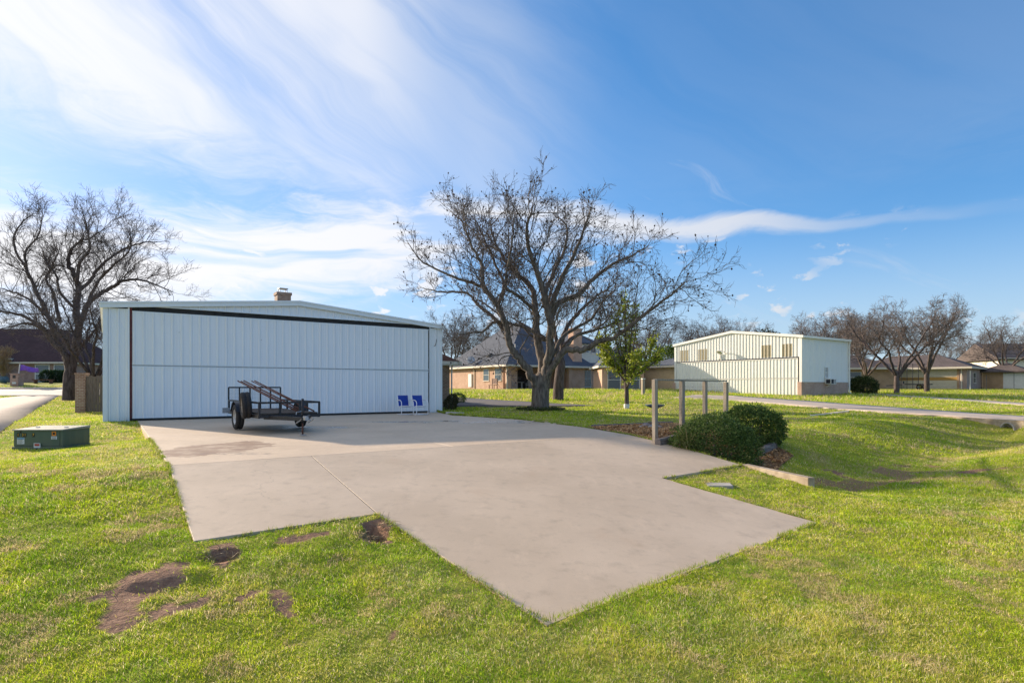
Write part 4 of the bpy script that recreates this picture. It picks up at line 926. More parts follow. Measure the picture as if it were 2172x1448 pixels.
    M = Matrix.Translation((5.55, -.6, 3.92)) @ Matrix.Rotation(R(-35), 4, 'X'); MB().lathe([(.002, .14), (.09, .12), (.13, 0), (.26, -.12), (.25, -.12), (.12, .0), (.002, .05)], 18, M).build('lamp_shade', 'white_paint', t, True)
    Box('lamp_box', 'white_paint', t, 5.1, 5.3, -.16, -.03, 3.3, 3.75)
    # side window and window air conditioner
    o = window(t, 3.5, 4.05, 1.55, 2.35, pane='grey_glass'); o.location = (W + .012, 0, 0); o.rotation_euler = (0, 0, R(90))
    ac = Box('air_conditioner', 'white_paint', t, W + .05, W + .55, 3.55, 4.5, .95, 1.42, bev=.02)
    Box('grille', 'dark_gap', ac, W + .551, W + .558, 3.62, 4.02, 1.0, 1.36); Box('grille', 'grey_glass', ac, W + .551, W + .558, 4.1, 4.42, 1.0, 1.36)
    Box('side_grille', 'dark_gap', ac, W + .15, W + .5, 3.54, 3.549, 1.02, 1.34)
    MB().bar((W + .06, 3.7, .7), (W + .5, 3.7, .94), .04).build('bracket', 'white_paint', ac)
hangar2()
# ------------------------------------------------------------------ brick house in the middle
brick('salmon_brick', (.50, .285, .19), (.58, .36, .25), (.56, .45, .36))
shingle('slate_shingle', (.115, .13, .16), (.085, .10, .13))
pm('cream_stucco', (.72, .68, .58), (.66, .62, .53), 3., .8)
pm('tan_wall', (.62, .48, .31), (.55, .42, .27), 3., .8)
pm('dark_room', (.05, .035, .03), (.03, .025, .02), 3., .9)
pm('furniture_grey', (.42, .38, .34), (.32, .29, .26), 8., .7); pm('brown_wood', (.16, .07, .04), (.10, .045, .03), 6., .7)
def house2():
    th = R(33); t = thing('brick_house', 'salmon brick house with dark slate hip roof, brick chimney and cream upper storey', 'house', (-.5, 64., 1.02), th)
    W, Dp, E = 21.5, 15., 2.55
    # walls: left end faces the sun; the patio corner is cut back
    Box('wall', 'salmon_brick', t, 0, 9.2, 3.2, Dp, -.6, E); Box('wall', 'salmon_brick', t, 9.2, W, 1.2, Dp, -.6, E)
    Box('wall', 'salmon_brick', t, 0, 1.9, .9, 3.2, -.6, E)      # short wall beside the patio
    for x, y in ((.25, .25), (8.9, .25)): Box('patio_column', 'salmon_brick', t, x - .25, x + .25, y - .25, y + .25, -.6, E)
    Box('patio_floor', 'pale_concrete', t, 0., 9.5, .0, 3.2, -.5, -.02)
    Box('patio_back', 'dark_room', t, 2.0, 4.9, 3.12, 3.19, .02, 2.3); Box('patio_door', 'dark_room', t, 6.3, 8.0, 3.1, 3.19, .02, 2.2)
    window(t, 6.4, 7.9, .1, 2.15, y=3.08, bars=(1, 0), sill=False)
    # roofs
    r = hip_roof(-.5, 12.5, -.5, Dp + .5, E + .12, 5.6).build('roof', 'slate_shingle', t)
    hip_roof(9., W + .5, .6, 10., E + .12, 1.7).build('roof', 'slate_shingle', t)
    eave(MB(), -.5, 12.5, -.5, Dp + .5, E + .12, .2).build('fascia', 'cream_trim', t); eave(MB(), 9., W + .5, .6, 10., E + .12, .2).build('fascia', 'cream_trim', t)
    Box('soffit', 'cream_trim', t, -.45, 12.45, -.45, 3.2, E - .07, E - .05)
    # roof fittings
    sk = MB().add([(-.3, -.4, 0), (.3, -.4, 0), (.3, .4, 0), (-.3, .4, 0), (-.22, -.3, .22), (.22, -.3, .22), (.22, .3, .12), (-.22, .3, .12)], [(0, 1, 5, 4), (1, 2, 6, 5), (2, 3, 7, 6), (3, 0, 4, 7), (4, 5, 6, 7)]).build('roof_vent', 'dark_gap', t); sk.location = (.9, 5.4, E + 1.4); sk.rotation_euler = (0, R(-40), 0)
    M = Matrix.Translation((-.35, 8.6, E + 1.0)) @ Matrix.Rotation(R(65), 4, 'Y') @ Matrix.Rotation(R(60), 4, 'X') @ Matrix.Rotation(R(180), 4, 'X')
    M = Matrix.Translation((-.4, 7.6, E + .85)) @ Vector((-.5, -.75, .45)).to_track_quat('Z', 'Y').to_matrix().to_4x4()
    d = MB().lathe([(.002, 0), (.2, .02), (.38, .08), (.5, .16), (.49, .17), (.002, .015)], 22, M).build('satellite_dish', 'galvanised', t, True)
    MB().tube([(-.25, 7.7, E + .2), (-.38, 7.62, E + .8)], .035, 6).build('dish_mast', 'galvanised', d); MB().tube([(-.4, 7.6, E + .45), (-.95, 7.0, E + 1.0)], .02, 6).build('dish_arm', 'galvanised', d)
    MB().tube([(2.0, 1.5, E + 1.0), (2.0, 1.5, E + 2.6)], .04, 6).tube([(2.0, 1.5, E + 2.3), (2.4, 1.5, E + 2.3)], .04, 6).build('vent_pipe', 'galvanised', t)
    # left end windows
    for a_, b_ in ((-5.2, -4.0), (-2.6, -1.25)): window(t, a_, b_, .95, 2.27, pane='grey_glass', frame='cream_trim').rotation_euler = (0, 0, R(-90))
    Box('utility_panel', 'white_paint', t, -.12, .0, 8.0, 8.8, .2, 1.8); MB().tube([(-.08, 7.4, E), (-.08, 7.4, -.2)], .05, 6).build('downspout', 'cream_trim', t); MB().tube([(-.1, -.05, E), (-.1, -.05, -.2)], .06, 6).build('downspout', 'cream_trim', t)
    # chimney: wide brick mass with shoulders
    MB().prism([(9.0, -.6), (11.2, -.6), (11.2, 2.2), (10.75, 3.4), (10.75, 7.05), (9.45, 7.05), (9.45, 3.4), (9.0, 2.2)], .15, 1.15).build('chimney', 'salmon_brick', t)
    Box('chimney_crown', 'salmon_brick', t, 9.38, 10.82, .08, 1.22, 7.05, 7.25)
    # tall rooms to the right of it
    for x0, x1 in ((11.45, 13.0), (13.7, 15.1)): window(t, x0, x1, .25, 2.2, y=1.18, bars=(1, 1), frame='white_paint')
    window(t, 15.6, 16.9, .0, 2.2, y=1.18, bars=(1, 0), sill=False); window(t, 17.6, 19.2, .3, 2.1, y=1.18, bars=(1, 0))
    # cream upper storey with canted front
    poly = [(11.2, 7.5), (11.2, 3.2), (12.4, 2.2), (15.0, 2.2), (16.2, 3.2), (16.2, 7.5)]
    MB().slab(poly, E + .2, 5.75).build('upper_storey', 'cream_stucco', t)
    q = [(x + (.35 if x > 13.7 else -.35), y - .35) for x, y in poly]; n = len(q)
    MB().add([(x, y, 5.6) for x, y in q] + [(x, y, 5.76) for x, y in q] + [(13.7, 5.2, 7.4)], [(i, (i + 1) % n, (i + 1) % n + n, i + n) for i in range(n)] + [(i + n, (i + 1) % n + n, 2 * n) for i in range(n)] + [tuple(range(n - 1, -1, -1))]).build('upper_roof', 'slate_shingle', t)
    for x0, x1 in ((12.7, 13.5), (13.9, 14.7)): window(t, x0, x1, 4.55, 5.4, y=2.18, bars=(0, 0), pane='grey_glass')
    # small dormer
    MB().prism([(16.8, E + .9), (19.6, E + .9), (18.2, E + 2.2)], 2.2, 5.5).build('dormer', 'slate_shingle', t)
    return t
house2()
def tw(lx, ly, lz=0.):    # middle house frame -> world
    th = R(33); return Vector((-.5 + lx * math.cos(th) - ly * math.sin(th), 64. + lx * math.sin(th) + ly * math.cos(th), 1.02 + lz))
def small_chair(lx, ly, rz, label, mat='furniture_grey', group='patio chairs of the brick house'):
    p = tw(lx, ly); t = thing('patio_chair', label, 'chair', p, R(33) + rz, group)
    for x in (-.24, .24):
        for y in (-.24, .24): Box('leg', mat, t, x - .025, x + .025, y - .025, y + .025, -.01, .98 if y > 0 else .65)
    Box('seat', mat, t, -.27, .27, -.27, .27, .40, .46)
    b = Box('backrest', mat, t, -.27, .27, .225, .255, .86, .96)
    for x in (-.16, -.05, .06, .17): Box('slat', mat, b, x, x + .05, .23, .25, .46, .86)
    for x in (-.27, .22): Box('armrest', mat, t, x, x + .05, -.27, .25, .62, .66)
p = tw(2.4, 1.2); t = thing('patio_table', 'round grey table on the patio of the brick house', 'table', p, 0); MB().lathe([(.002, .72), (.55, .72), (.55, .76), (.002, .76)], 18).build('table_top', 'furniture_grey', t)
for a in range(4): x, y = .38 * math.cos(a * 1.571 + .6), .38 * math.sin(a * 1.571 + .6); Box('leg', 'furniture_grey', t, x - .03, x + .03, y - .03, y + .03, -.01, .72)
small_chair(1.4, 1.0, R(80), 'grey slatted chair left of the round patio table'); small_chair(3.5, .9, R(-60), 'grey slatted chair right of the round patio table'); small_chair(4.3, 1.6, R(-90), 'grey slatted chair farthest right on the patio')
small_chair(18.2, .2, R(10), 'grey chair in front of the right-hand windows, left one'); small_chair(19.3, .3, R(-20), 'grey chair in front of the right-hand windows, right one')
p = tw(-.9, 1.6); t = thing('garden_bench', 'dark brown wooden bench with back outside the sunlit end of the brick house', 'bench', p, R(33 - 90))
Box('seat', 'brown_wood', t, -.6, .6, -.25, .2, .40, .46); Box('backrest', 'brown_wood', t, -.6, .6, .2, .25, .55, 1.15)
for x in (-.55, .5): Box('leg', 'brown_wood', t, x, x + .07, -.22, -.15, -.02, .4); Box('leg', 'brown_wood', t, x, x + .07, .18, .25, -.02, 1.15)
# tan house beyond it, seen left of the right hangar
t = thing('tan_house', 'tan house with dark roof seen between the leafy tree and the right hangar', 'house', (float((H2R - U2 * (W2 + 6.2) + V2 * .9)[0]), float((H2R - U2 * (W2 + 6.2) + V2 * .9)[1]), .8), TH2)
Box('wall', 'tan_wall', t, 0, 6.0, 0, 8, -.6, 2.5); hip_roof(-.4, 6.1, -.4, 8.4, 2.62, .9).build('roof', 'slate_shingle', t); eave(MB(), -.4, 6.1, -.4, 8.4, 2.62, .2).build('fascia', 'cream_trim', t)
MB().prism([(2.2, 2.7), (6.05, 2.7), (6.05, 4.6)], 3., 3.3).build('gable', 'tan_wall', t)
t = thing('brick_cottage', 'low brick wing with slate hip roof behind the young leafy tree', 'house', (8.6, 57.6, .85), R(0))  # wing added here so its roof casts the shadow on the right hangar
Box('wall', 'salmon_brick', t, .4, 4.6, .4, 6.5, -.6, 2.4); hip_roof(0, 5., 0, 6.9, 2.5, 2.3).build('roof', 'slate_shingle', t); eave(MB(), 0, 5., 0, 6.9, 2.5, .2).build('fascia', 'cream_trim', t); window(t, 1.0, 2.2, .2, 2.0, y=.38); window(t, 2.9, 4.1, .2, 2.0, y=.38)
# ------------------------------------------------------------------ garage and houses at the far right
shingle('grey_brown_shingle', (.16, .13, .125), (.12, .10, .095))
pm('cream_door', (.62, .56, .43), (.55, .50, .38), 4., .7); pm('ochre_band', (.46, .27, .07), (.40, .23, .06), 4., .7)
brick('mauve_brick', (.36, .25, .22), (.42, .30, .26), (.46, .40, .36))
brick('tan_brick', (.40, .24, .13), (.48, .30, .17), (.46, .38, .28))
def garage():
    th = R(-50); u = np.array((math.cos(th), math.sin(th))); Rr = np.array((54.9, 70.)); W = 10.2; L = Rr - u * W
    t = thing('garage', 'low brick garage with a wide cream door banded in ochre', 'garage', (L[0], L[1], 1.02), th); E = 2.5
    Box('wall', 'mauve_brick', t, W - .75, W, .0, 7.5, -.8, E); Box('wall', 'tan_brick', t, -2.6, 0, .3, 7.5, -.8, E); Box('wall', 'mauve_brick', t, 0, W - .75, .5, 7.5, -.8, E)
    Box('lintel', 'cream_trim', t, 0., W - .75, .02, .5, 2.25, E)
    d = Box('garage_door', 'cream_door', t, .05, W - .8, .12, .2, -.3, 2.25)
    for i in range(6):
        z = -.2 + i * .41; Box('door_panel', 'ochre_band' if i in (3,) else 'cream_door', d, .06, W - .81, .085, .119, z, z + .385)
    Box('pier', 'tan_brick', t, W - .95, W - .76, -.02, .3, -.5, E)
    hip_roof(-3.2, W + .6, -.6, 8.1, E + .15, 1.75).build('roof', 'grey_brown_shingle', t); eave(MB(), -3.2, W + .6, -.6, 8.1, E + .15, .22).build('fascia', 'cream_trim', t)
    MB().tube([(W - .5, -.1, E), (W - .5, -.1, -.2)], .07, 6).build('downspout', 'cream_trim', t)
    o = window(t, 3., 4.2, .75, 1.95, pane='grey_glass', frame='cream_trim'); o.location = (W, 0, 0); o.rotation_euler = (0, 0, R(90))
    # low wing with a white door
    Box('wing_wall', 'tan_brick', t, W + .1, W + 2.2, 7.0, 12., -.8, 2.1); hip_roof(W - .4, W + 4.8, 6.4, 12.5, 2.2, 1.1).build('wing_roof', 'grey_brown_shingle', t)
    dr = Box('wing_door', 'white_paint', t, W + 2.2, W + 4.3, 7.0, 7.1, -.4, 1.95); Box('door_joint', 'dark_gap', dr, W + 3.22, W + 3.26, 6.985, 6.999, -.4, 1.95)
    Box('wing_wall', 'cream_trim', t, W + 4.3, W + 4.45, 7.0, 12., -.8, 2.1)
garage()
t = thing('cream_house', 'long cream house with brown roof and white window at the right edge', 'house', (74., 88., 1.3), R(-6))
Box('wall', 'cream_stucco', t, 0, 30, 0, 9, -.8, 4.0); MB().prism([(-.6, 4.05), (30.6, 4.05), (30.6, 4.3), (-.6, 4.3)], -.6, -.5).build('fascia', 'cream_trim', t)
MB().add([(-.6, -.6, 4.2), (30.6, -.6, 4.2), (30.6, 4.5, 6.8), (-.6, 4.5, 6.8), (-.6, 9.6, 4.2), (30.6, 9.6, 4.2), (-.6, -.6, 4.05), (30.6, -.6, 4.05), (30.6, 9.6, 4.05), (-.6, 9.6, 4.05)], [(0, 1, 2, 3), (3, 2, 5, 4), (0, 3, 4, 9, 6), (1, 7, 8, 5, 2), (6, 7, 1, 0), (9, 8, 7, 6), (4, 5, 8, 9)]).build('roof', 'grey_brown_shingle', t)
window(t, 3.6, 5.2, 1.2, 2.8, bars=(1, 1)); window(t, 12, 13.6, 1.2, 2.8, bars=(1, 1))
# brick house partly behind the right hangar
t = thing('brown_roof_house', 'low brown-roofed brick house just right of the right hangar', 'house', (37., 76., 1.1), R(-12))
Box('wall', 'tan_brick', t, 0, 12, 0, 8, -.8, 2.5); hip_roof(-.6, 12.6, -.6, 8.6, 2.6, 1.9).build('roof', 'grey_brown_shingle', t); eave(MB(), -.6, 12.6, -.6, 8.6, 2.6, .25).build('fascia', 'cream_trim', t); window(t, 2.2, 3.6, .7, 2.0); window(t, 6.5, 7.9, .7, 2.0)
# flat-bed boat trailer before the garage
def flat_trailer():
    g = at(1940, 819, 66); z = Tz(g.x, g.y); t = thing('flat_trailer', 'small dark flat trailer parked before the banded garage door', 'trailer', (g.x, g.y, z), R(-12))
    Box('bed', 'black_steel', t, -1.3, 1.5, -.7, .7, .55, .66); MB().bar((-1.3, 0, .58), (-2.9, 0, .45), .09).build('tongue', 'black_steel', t); wheel('wheel', t, (.75, -.75, .33), r=.33).rotation_euler = (0, 0, R(90)); wheel('wheel', t, (.75, .75, .33), r=.33).rotation_euler = (0, 0, R(-90))
    Box('winch_post', 'black_steel', t, -1.25, -1.1, -.08, .08, .6, .95)
flat_trailer()
def rack():
    g = at(1942, 812, 68); z = Tz(g.x, g.y); t = thing('steel_rack', 'thin dark upright rack standing before the banded garage door', 'rack', (g.x, g.y, z), R(-12))
    for x in (-1.5, -.9, -.3, .3, .9, 1.4): MB().bar((x, 0, -.05), (x, 0, 3.0), .05).build('upright', 'black_steel', t)
    for z_ in (1.2, 2.9): MB().bar((-1.5, 0, z_), (1.4, 0, z_), .05).build('crossbar', 'black_steel', t)
rack()
for px, y0, y1, D, lab in ((2058, 791, 833, 62, 'thin white marker post on the lawn before the garage side wall'), (2092, 800, 834, 61, 'thin dark marker post on the lawn near the white wing door')):
    g = at(px, y1, D); z = Tz(g.x, g.y); o = MB().tube([(g.x, g.y, z - .1), (g.x, g.y, z + (y1 - y0) * D / FPX)], .035, 6).build('marker_post', 'white_paint' if px < 2070 else 'black_steel'); tag(o, lab, 'post')
# ------------------------------------------------------------------ brick house across the street, left
shingle('plum_shingle', (.085, .05, .055), (.06, .035, .04)); brick('rose_brick', (.36, .19, .15), (.46, .29, .23), (.50, .42, .36))
pm('door_brown', (.14, .06, .035), (.10, .045, .03), 5., .6)
def house3():
    t = thing('brick_house', 'rose brick house with plum shingle roof across the street at the left', 'house', (-72., 76., 1.84), R(0)); E = 2.55   # local x 0 at world -72
    Box('wall', 'rose_brick', t, -12, 13.6, .9, 12, -1.2, E); Box('porch_wall', 'rose_brick', t, -.5, 4.2, .895, .9, -1, E)
    hip_roof(-13, 14.2, .2, 13, E + .12, 5.0).build('roof', 'plum_shingle', t); eave(MB(), -13, 14.2, .2, 13, E + .12, .22).build('fascia', 'cream_trim', t)
    # projecting arched entry
    n = 12; ar = [(2.2 + 1.25 * math.cos(a), 1.55 + .7 * math.sin(a)) for a in np.linspace(0, math.pi, n)]
    MB().prism([(-.6, -1.), (-.6, 3.05), (5.3, 3.05), (5.3, -1.), (3.45, -1.)] + ar + [(.95, -1.)], -1.4, -1.0).build('entry_arch', 'rose_brick', t)
    Box('entry_side', 'rose_brick', t, -.6, -.2, -1., .9, -1, 3.05); Box('entry_side', 'rose_brick', t, 4.9, 5.3, -1., .9, -1, 3.05)
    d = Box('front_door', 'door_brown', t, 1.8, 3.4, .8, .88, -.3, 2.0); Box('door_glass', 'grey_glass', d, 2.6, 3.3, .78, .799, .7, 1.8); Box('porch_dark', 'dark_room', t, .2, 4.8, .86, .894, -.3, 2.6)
    hip_roof(-1.3, 6., -2., 5., 3.15, 2.0).build('entry_roof', 'plum_shingle', t); eave(MB(), -1.3, 6., -2., 5., 3.15, .2).build('fascia', 'cream_trim', t)
    for x0 in (8.9, 11.4): window(t, x0, x0 + 1.7, .0, 2.25, y=.88, pane='grey_glass', t=.14, bars=(0, 1))
    MB().prism([(5.6, 5.2), (9.1, 5.2), (8.6, 7.4), (6.1, 7.4)], 8, 9.5).build('chimney', 'cream_stucco', t); Box('chimney_cap', 'dark_gap', t, 5.95, 8.75, 7.9, 9.6, 7.4, 7.6)
house3()
def sy(px, py, D): p = at(px, py, D); return p
p = at(36, 811, 61); z = Tz(p.x, p.y); t = thing('brick_mailbox', 'square brick mailbox pillar by the street', 'mailbox', (p.x, p.y, z), 0)
Box('pillar', 'rose_brick', t, -.42, .42, -.35, .35, -.2, 1.25); Box('cap', 'rose_brick', t, -.46, .46, -.39, .39, 1.25, 1.36); Box('mail_door', 'black_steel', t, -.15, .15, -.37, -.352, .85, 1.15); Box('number_plate', 'sticker_white', t, -.2, .2, -.37, -.352, .25, .45)
pm('purple_cloth', (.16, .06, .42), (.24, .12, .55), 3., .8)
t = thing('purple_flag', 'purple flag blowing to the right from a white pole by the brick mailbox', 'flag', (p.x + .1, p.y + .1, z + 1.3), 0)
MB().tube([(0, 0, 0), (.12, 0, 1.05)], .05, 8).build('pole', 'white_paint', t)
vs = []; fs = []; n, m = 22, 6
for i in range(n):
    for j in range(m):
        u, v = i / (n - 1), j / (m - 1); vs.append((.12 + 2.0 * u, .13 * math.sin(9 * u + 1.2 * v), .35 + (.62 - .2 * u) * v - .18 * u + .05 * math.sin(7 * u)))
for i in range(n - 1):
    for j in range(m - 1): fs.append((i * m + j, (i + 1) * m + j, (i + 1) * m + j + 1, i * m + j + 1))
o = MB().add(vs, fs).build('cloth', 'purple_cloth', t, True); q = o.modifiers.new('thickness', 'SOLIDIFY'); q.thickness = .015
p = at(92, 809, 66); z = Tz(p.x, p.y); t = thing('garden_bench', 'low brown bench on the grass before the rose brick house', 'bench', (p.x, p.y, z)); Box('seat', 'brown_wood', t, -1.1, 1.1, -.25, .25, .35, .45)
for x in (-.95, .8): Box('leg', 'brown_wood', t, x, x + .15, -.2, .2, -.1, .35)
p = at(8, 808, 66); z = Tz(p.x, p.y); t = thing('patio_pot', 'pale glazed pot at the left of the rose brick house entry', 'pot', (p.x, p.y, z)); MB().lathe([(.002, 0), (.25, 0), (.42, .3), (.45, .55), (.36, .75), (.4, .8), (.33, .8), (.3, .6), (.002, .55)], 18).build('bowl', 'slate_blue', t, True)
# ------------------------------------------------------------------ trees
def mk_bark(name, c1, c2):
    m, k, b = new_mat(name); p = opos(k); x, y, z = k.sep(p)[:3]
    n = k.noise(k.xyz(k.m('MULTIPLY', x, 10.), k.m('MULTIPLY', y, 10.), k.m('MULTIPLY', z, 2.2)), 1., 6., .65, .4)
    k.put(b.inputs['Base Color'], k.mix(k.mr(n, .3, .68), c1, c2)); b.inputs['Roughness'].default_value = .92; b.inputs['Specular IOR Level'].default_value = .2
    bump(k, b, n, .8, .05)
mk_bark('pecan_bark', (.075, .06, .05), (.23, .195, .165)); mk_bark('dark_bark', (.055, .042, .038), (.15, .12, .11)); mk_bark('twig_brown', (.105, .085, .078), (.185, .155, .14))
pm('pod_brown', (.06, .035, .03), (.035, .022, .02), 5., .8)
def smooth_path(P, n=5):
    P = [Vector(p) for p in P]; Q = [P[0] * 2 - P[1]] + P + [P[-1] * 2 - P[-2]]; out = []
    for i in range(1, len(Q) - 2):
        for k_ in range(n):
            t = k_ / n; a, b, c, d = Q[i - 1:i + 3]
            out.append(.5 * ((2 * b) + (c - a) * t + (2 * a - 5 * b + 4 * c - d) * t * t + (3 * b - a - 3 * c + d) * t ** 3))
    return out + [P[-1]]
class Tree:
    """limbs are given (or forked at random), branches and twigs grow from them"""
    def __init__(s, seed, twig=.009, spread=1., up=.25, wob=.16):
        s.r = random.Random(seed); s.wood = MB(); s.twigs = MB(); s.tips = []; s.twig = twig; s.up = up; s.spread = spread; s.wob = wob
    def rv(s): return Vector((s.r.gauss(0, 1), s.r.gauss(0, 1), s.r.gauss(0, 1)))
    def limb(s, P, r0, r1, sub=.3, kids=1., n=5, sides=9):
        Q = smooth_path(P, n); m = len(Q); L = sum((Q[i + 1] - Q[i]).length for i in range(m - 1))
        Q = [q + s.rv() * .012 * L * .25 * (0 < i < m - 1) for i, q in enumerate(Q)]
        rr = [r1 + (r0 - r1) * (1 - i / (m - 1)) ** .85 for i in range(m)]
        s.wood.tube(Q, rr, sides)
        cnt = max(3, int(L * 2.7 * kids)); 
        for k_ in range(cnt):
            u = sub + (1 - sub) * (k_ + s.r.random()) / cnt; i = min(m - 2, int(u * (m - 1))); p = Q[i].lerp(Q[i + 1], u * (m - 1) - i); t = (Q[i + 1] - Q[i]).normalized()
            s.branch(p, t, rr[i], L * s.r.uniform(.26, .46) * (1.15 - .55 * u), 1)
        s.branch(Q[-1], (Q[-1] - Q[-2]).normalized(), r1, L * .22, 1, True)
    def branch(s, p, t, rp, L, lev, end=False):
        L = max(.35, min(L, 3.6))
        d = t.cross(s.rv()); d = d.normalized() if d.length > 1e-6 else Vector((1, 0, 0)); a = s.r.uniform(.45, 1.05) * s.spread * (0.15 if end else 1)
        dr = (t * math.cos(a) + d * math.sin(a) + Vector((0, 0, s.up * s.r.uniform(.2, 1.4)))).normalized()
        n = 6 if lev == 1 else (5 if lev == 2 else 3); r0 = min(rp * .5, .0085 * L + .006) if lev == 1 else min(rp * .7, .012 if lev == 2 else s.twig); r0 = max(r0, s.twig)
        r1 = max(s.twig * .6, r0 * .35); Q = [p]; st = L / n
        for i in range(n):
            dr = (dr + s.rv() * s.wob + Vector((0, 0, s.up * .22))).normalized(); Q.append(Q[-1] + dr * st)
        (s.wood if lev == 1 else s.twigs).tube(Q, [r0 + (r1 - r0) * i / n for i in range(n + 1)], 5 if lev == 1 else 3, False)
        if lev >= 3: s.tips.append(Q[-1]); return
        c = int((3.3 if lev == 1 else 4.4) * L + (2 if lev == 1 else 1.5) + s.r.random())
        for k_ in range(c):
            u = .22 + .78 * (k_ + s.r.random()) / c; i = min(n - 1, int(u * n)); q = Q[i].lerp(Q[i + 1], min(1, u * n - i)); tt = (Q[i + 1] - Q[i]).normalized()
            s.branch(q, tt, r0 * (1 - .6 * u), L * s.r.uniform(.3, .55) * (1.1 - .5 * u), lev + 1)
        s.tips.append(Q[-1])
    def make(s, name, label, group, loc, bark='pecan_bark', pods=0, twm='twig_brown', rz=0., sc=1., cat='tree'):
        t = thing(name, label, cat, loc, rz, group); t.scale = (sc,) * 3
        o = s.wood.build('trunk', bark, t, True); o2 = s.twigs.build('crown', twm, t); o2['kind'] = 'stuff'
        if pods:
            mb = MB(); s.r.shuffle(s.tips)
            for p in s.tips[:pods]:
                q = s.r.uniform(.028, .052); mb.add([p + Vector(v) * q for v in ((1, 0, 0), (-1, 0, 0), (0, 1, 0), (0, -1, 0), (0, 0, 1.3), (0, 0, -1.3))], [(0, 2, 4), (2, 1, 4), (1, 3, 4), (3, 0, 4), (2, 0, 5), (1, 2, 5), (3, 1, 5), (0, 3, 5)])
            o = mb.build('seed_pods', 'pod_brown', t); o['kind'] = 'stuff'
        return t
def px_limb(base, sc, org, D, pts, dep):
    """limb points read off the photo (crop pixel / scale + origin), each with its own depth offset, relative to the base"""
    out = []
    for i, (x, y) in enumerate(pts):
        f = i / (len(pts) - 1); out.append(at(x / sc + org[0], y / sc + org[1], D + dep * f * (1 - .2 * f)) - base)
    return out
# big bare tree in the middle -------------------------------------------------
def centre_tree():
    b = G(1146, 869); D = b[1]; base = Vector(b); sc, org = 3.0167, (840, 420); Lm = lambda pts, dep: px_limb(base, sc, org, D, pts, dep)
    t = Tree(11, twig=.0085, up=.16, wob=.2); s = D / FPX
    tr = [(0, 0, -.3), (0, 0, 0), (0, 0, .5), (.03, 0, 1.3), (.06, 0, 1.95)]
    t.wood.tube(smooth_path(tr, 4), [.60, .56, .53, .50, .485, .475, .47, .465, .455, .45, .45, .45, .44, .42, .38, .30, .12][:17], 14)
    f = t.limb
    f(Lm([(930, 1290), (905, 1205), (865, 1135), (800, 1040), (735, 960), (705, 830), (650, 690), (560, 570), (545, 440), (480, 290), (410, 130)], -1.5), .25, .03)
    f(Lm([(930, 1260), (935, 1050), (905, 900), (890, 720), (870, 580), (760, 470), (650, 320), (600, 150)], 1.8), .26, .025)
    f(Lm([(940, 1260), (965, 1100), (978, 1000), (990, 800), (950, 640), (905, 480), (860, 350), (840, 170), (880, 50)], -2.2), .27, .025)
    f(Lm([(985, 790), (1040, 670), (1170, 615), (1260, 520), (1390, 420), (1480, 380), (1610, 310)], 1.2), .16, .025)
    f(Lm([(975, 760), (1050, 540), (1130, 380), (1190, 240), (1250, 60)], -.8), .15, .022)
    f(Lm([(945, 1250), (965, 1150), (1010, 1060), (1085, 970), (1200, 972), (1290, 920), (1400, 890), (1500, 815), (1640, 710), (1760, 620), (1850, 540)], -3.0), .21, .022, sub=.45)
    f(Lm([(705, 805), (630, 790), (560, 850), (500, 860), (380, 872)], -1.5), .09, .02)
    f(Lm([(720, 860), (610, 755), (520, 680), (455, 610), (300, 600), (180, 580)], 1.0), .11, .02)
    f(Lm([(560, 570), (480, 540), (380, 510), (270, 460), (160, 400), (75, 285)], -1.0), .09, .018)
    f(Lm([(960, 900), (830, 830), (720, 795), (600, 700), (500, 640)], 2.5), .10, .02)
    f(Lm([(1000, 1010), (1060, 900), (1150, 830), (1260, 760), (1340, 640), (1430, 560)], 2.8), .12, .02)
    f(Lm([(935, 660), (1010, 470), (1080, 330), (1090, 180), (1010, 110)], 2.2), .11, .02)
    f(Lm([(890, 720), (780, 620), (700, 560), (740, 300), (750, 130)], -2.8), .10, .02)
    f(Lm([(1085, 960), (1150, 880), (1250, 850), (1330, 800), (1420, 700)], 3.2), .09, .018)
    f(Lm([(650, 690), (690, 560), (640, 430), (560, 250), (500, 120)], 2.), .10, .02)
    t.make('bare_tree', 'large bare spreading tree with seed pods between the two hangars', 'bare trees', base, pods=1500)
    o = thing('tree_ring_plants', 'low green groundcover ring round the big bare tree', 'groundcover', base); o['kind'] = 'stuff'
    return o, base
RING, CBASE = centre_tree()
b = G(1184, 849); t = Tree(21, up=.3); D = b[1]; base = Vector(b); Lm = lambda pts, dep: px_limb(base, 3.0167, (840, 420), D, pts, dep)
t.wood.tube(smooth_path([(0, 0, -.3), (.0, 0, .4), (.1, 0, 1.8), (.3, 0, 3.0)], 4), [.44, .42, .40, .38, .37, .36, .35, .34, .33, .32, .30, .24, .10], 12)
t.limb(Lm([(1045, 1090), (1060, 990), (1080, 850), (1180, 720), (1270, 640), (1380, 560)], 2), .22, .03); t.limb(Lm([(1040, 1080), (1030, 960), (1010, 820), (980, 640), (1060, 450)], 1), .2, .03); t.limb(Lm([(1045, 1060), (1000, 930), (870, 880), (800, 800), (730, 760)], -1.), .15, .02)
t.limb(Lm([(1070, 950), (1150, 880), (1260, 850), (1400, 800), (1480, 760)], -2.), .15, .02)
t.make('bare_tree', 'bare tree standing just behind the big bare tree, darker trunk', 'bare trees', base, 'dark_bark')
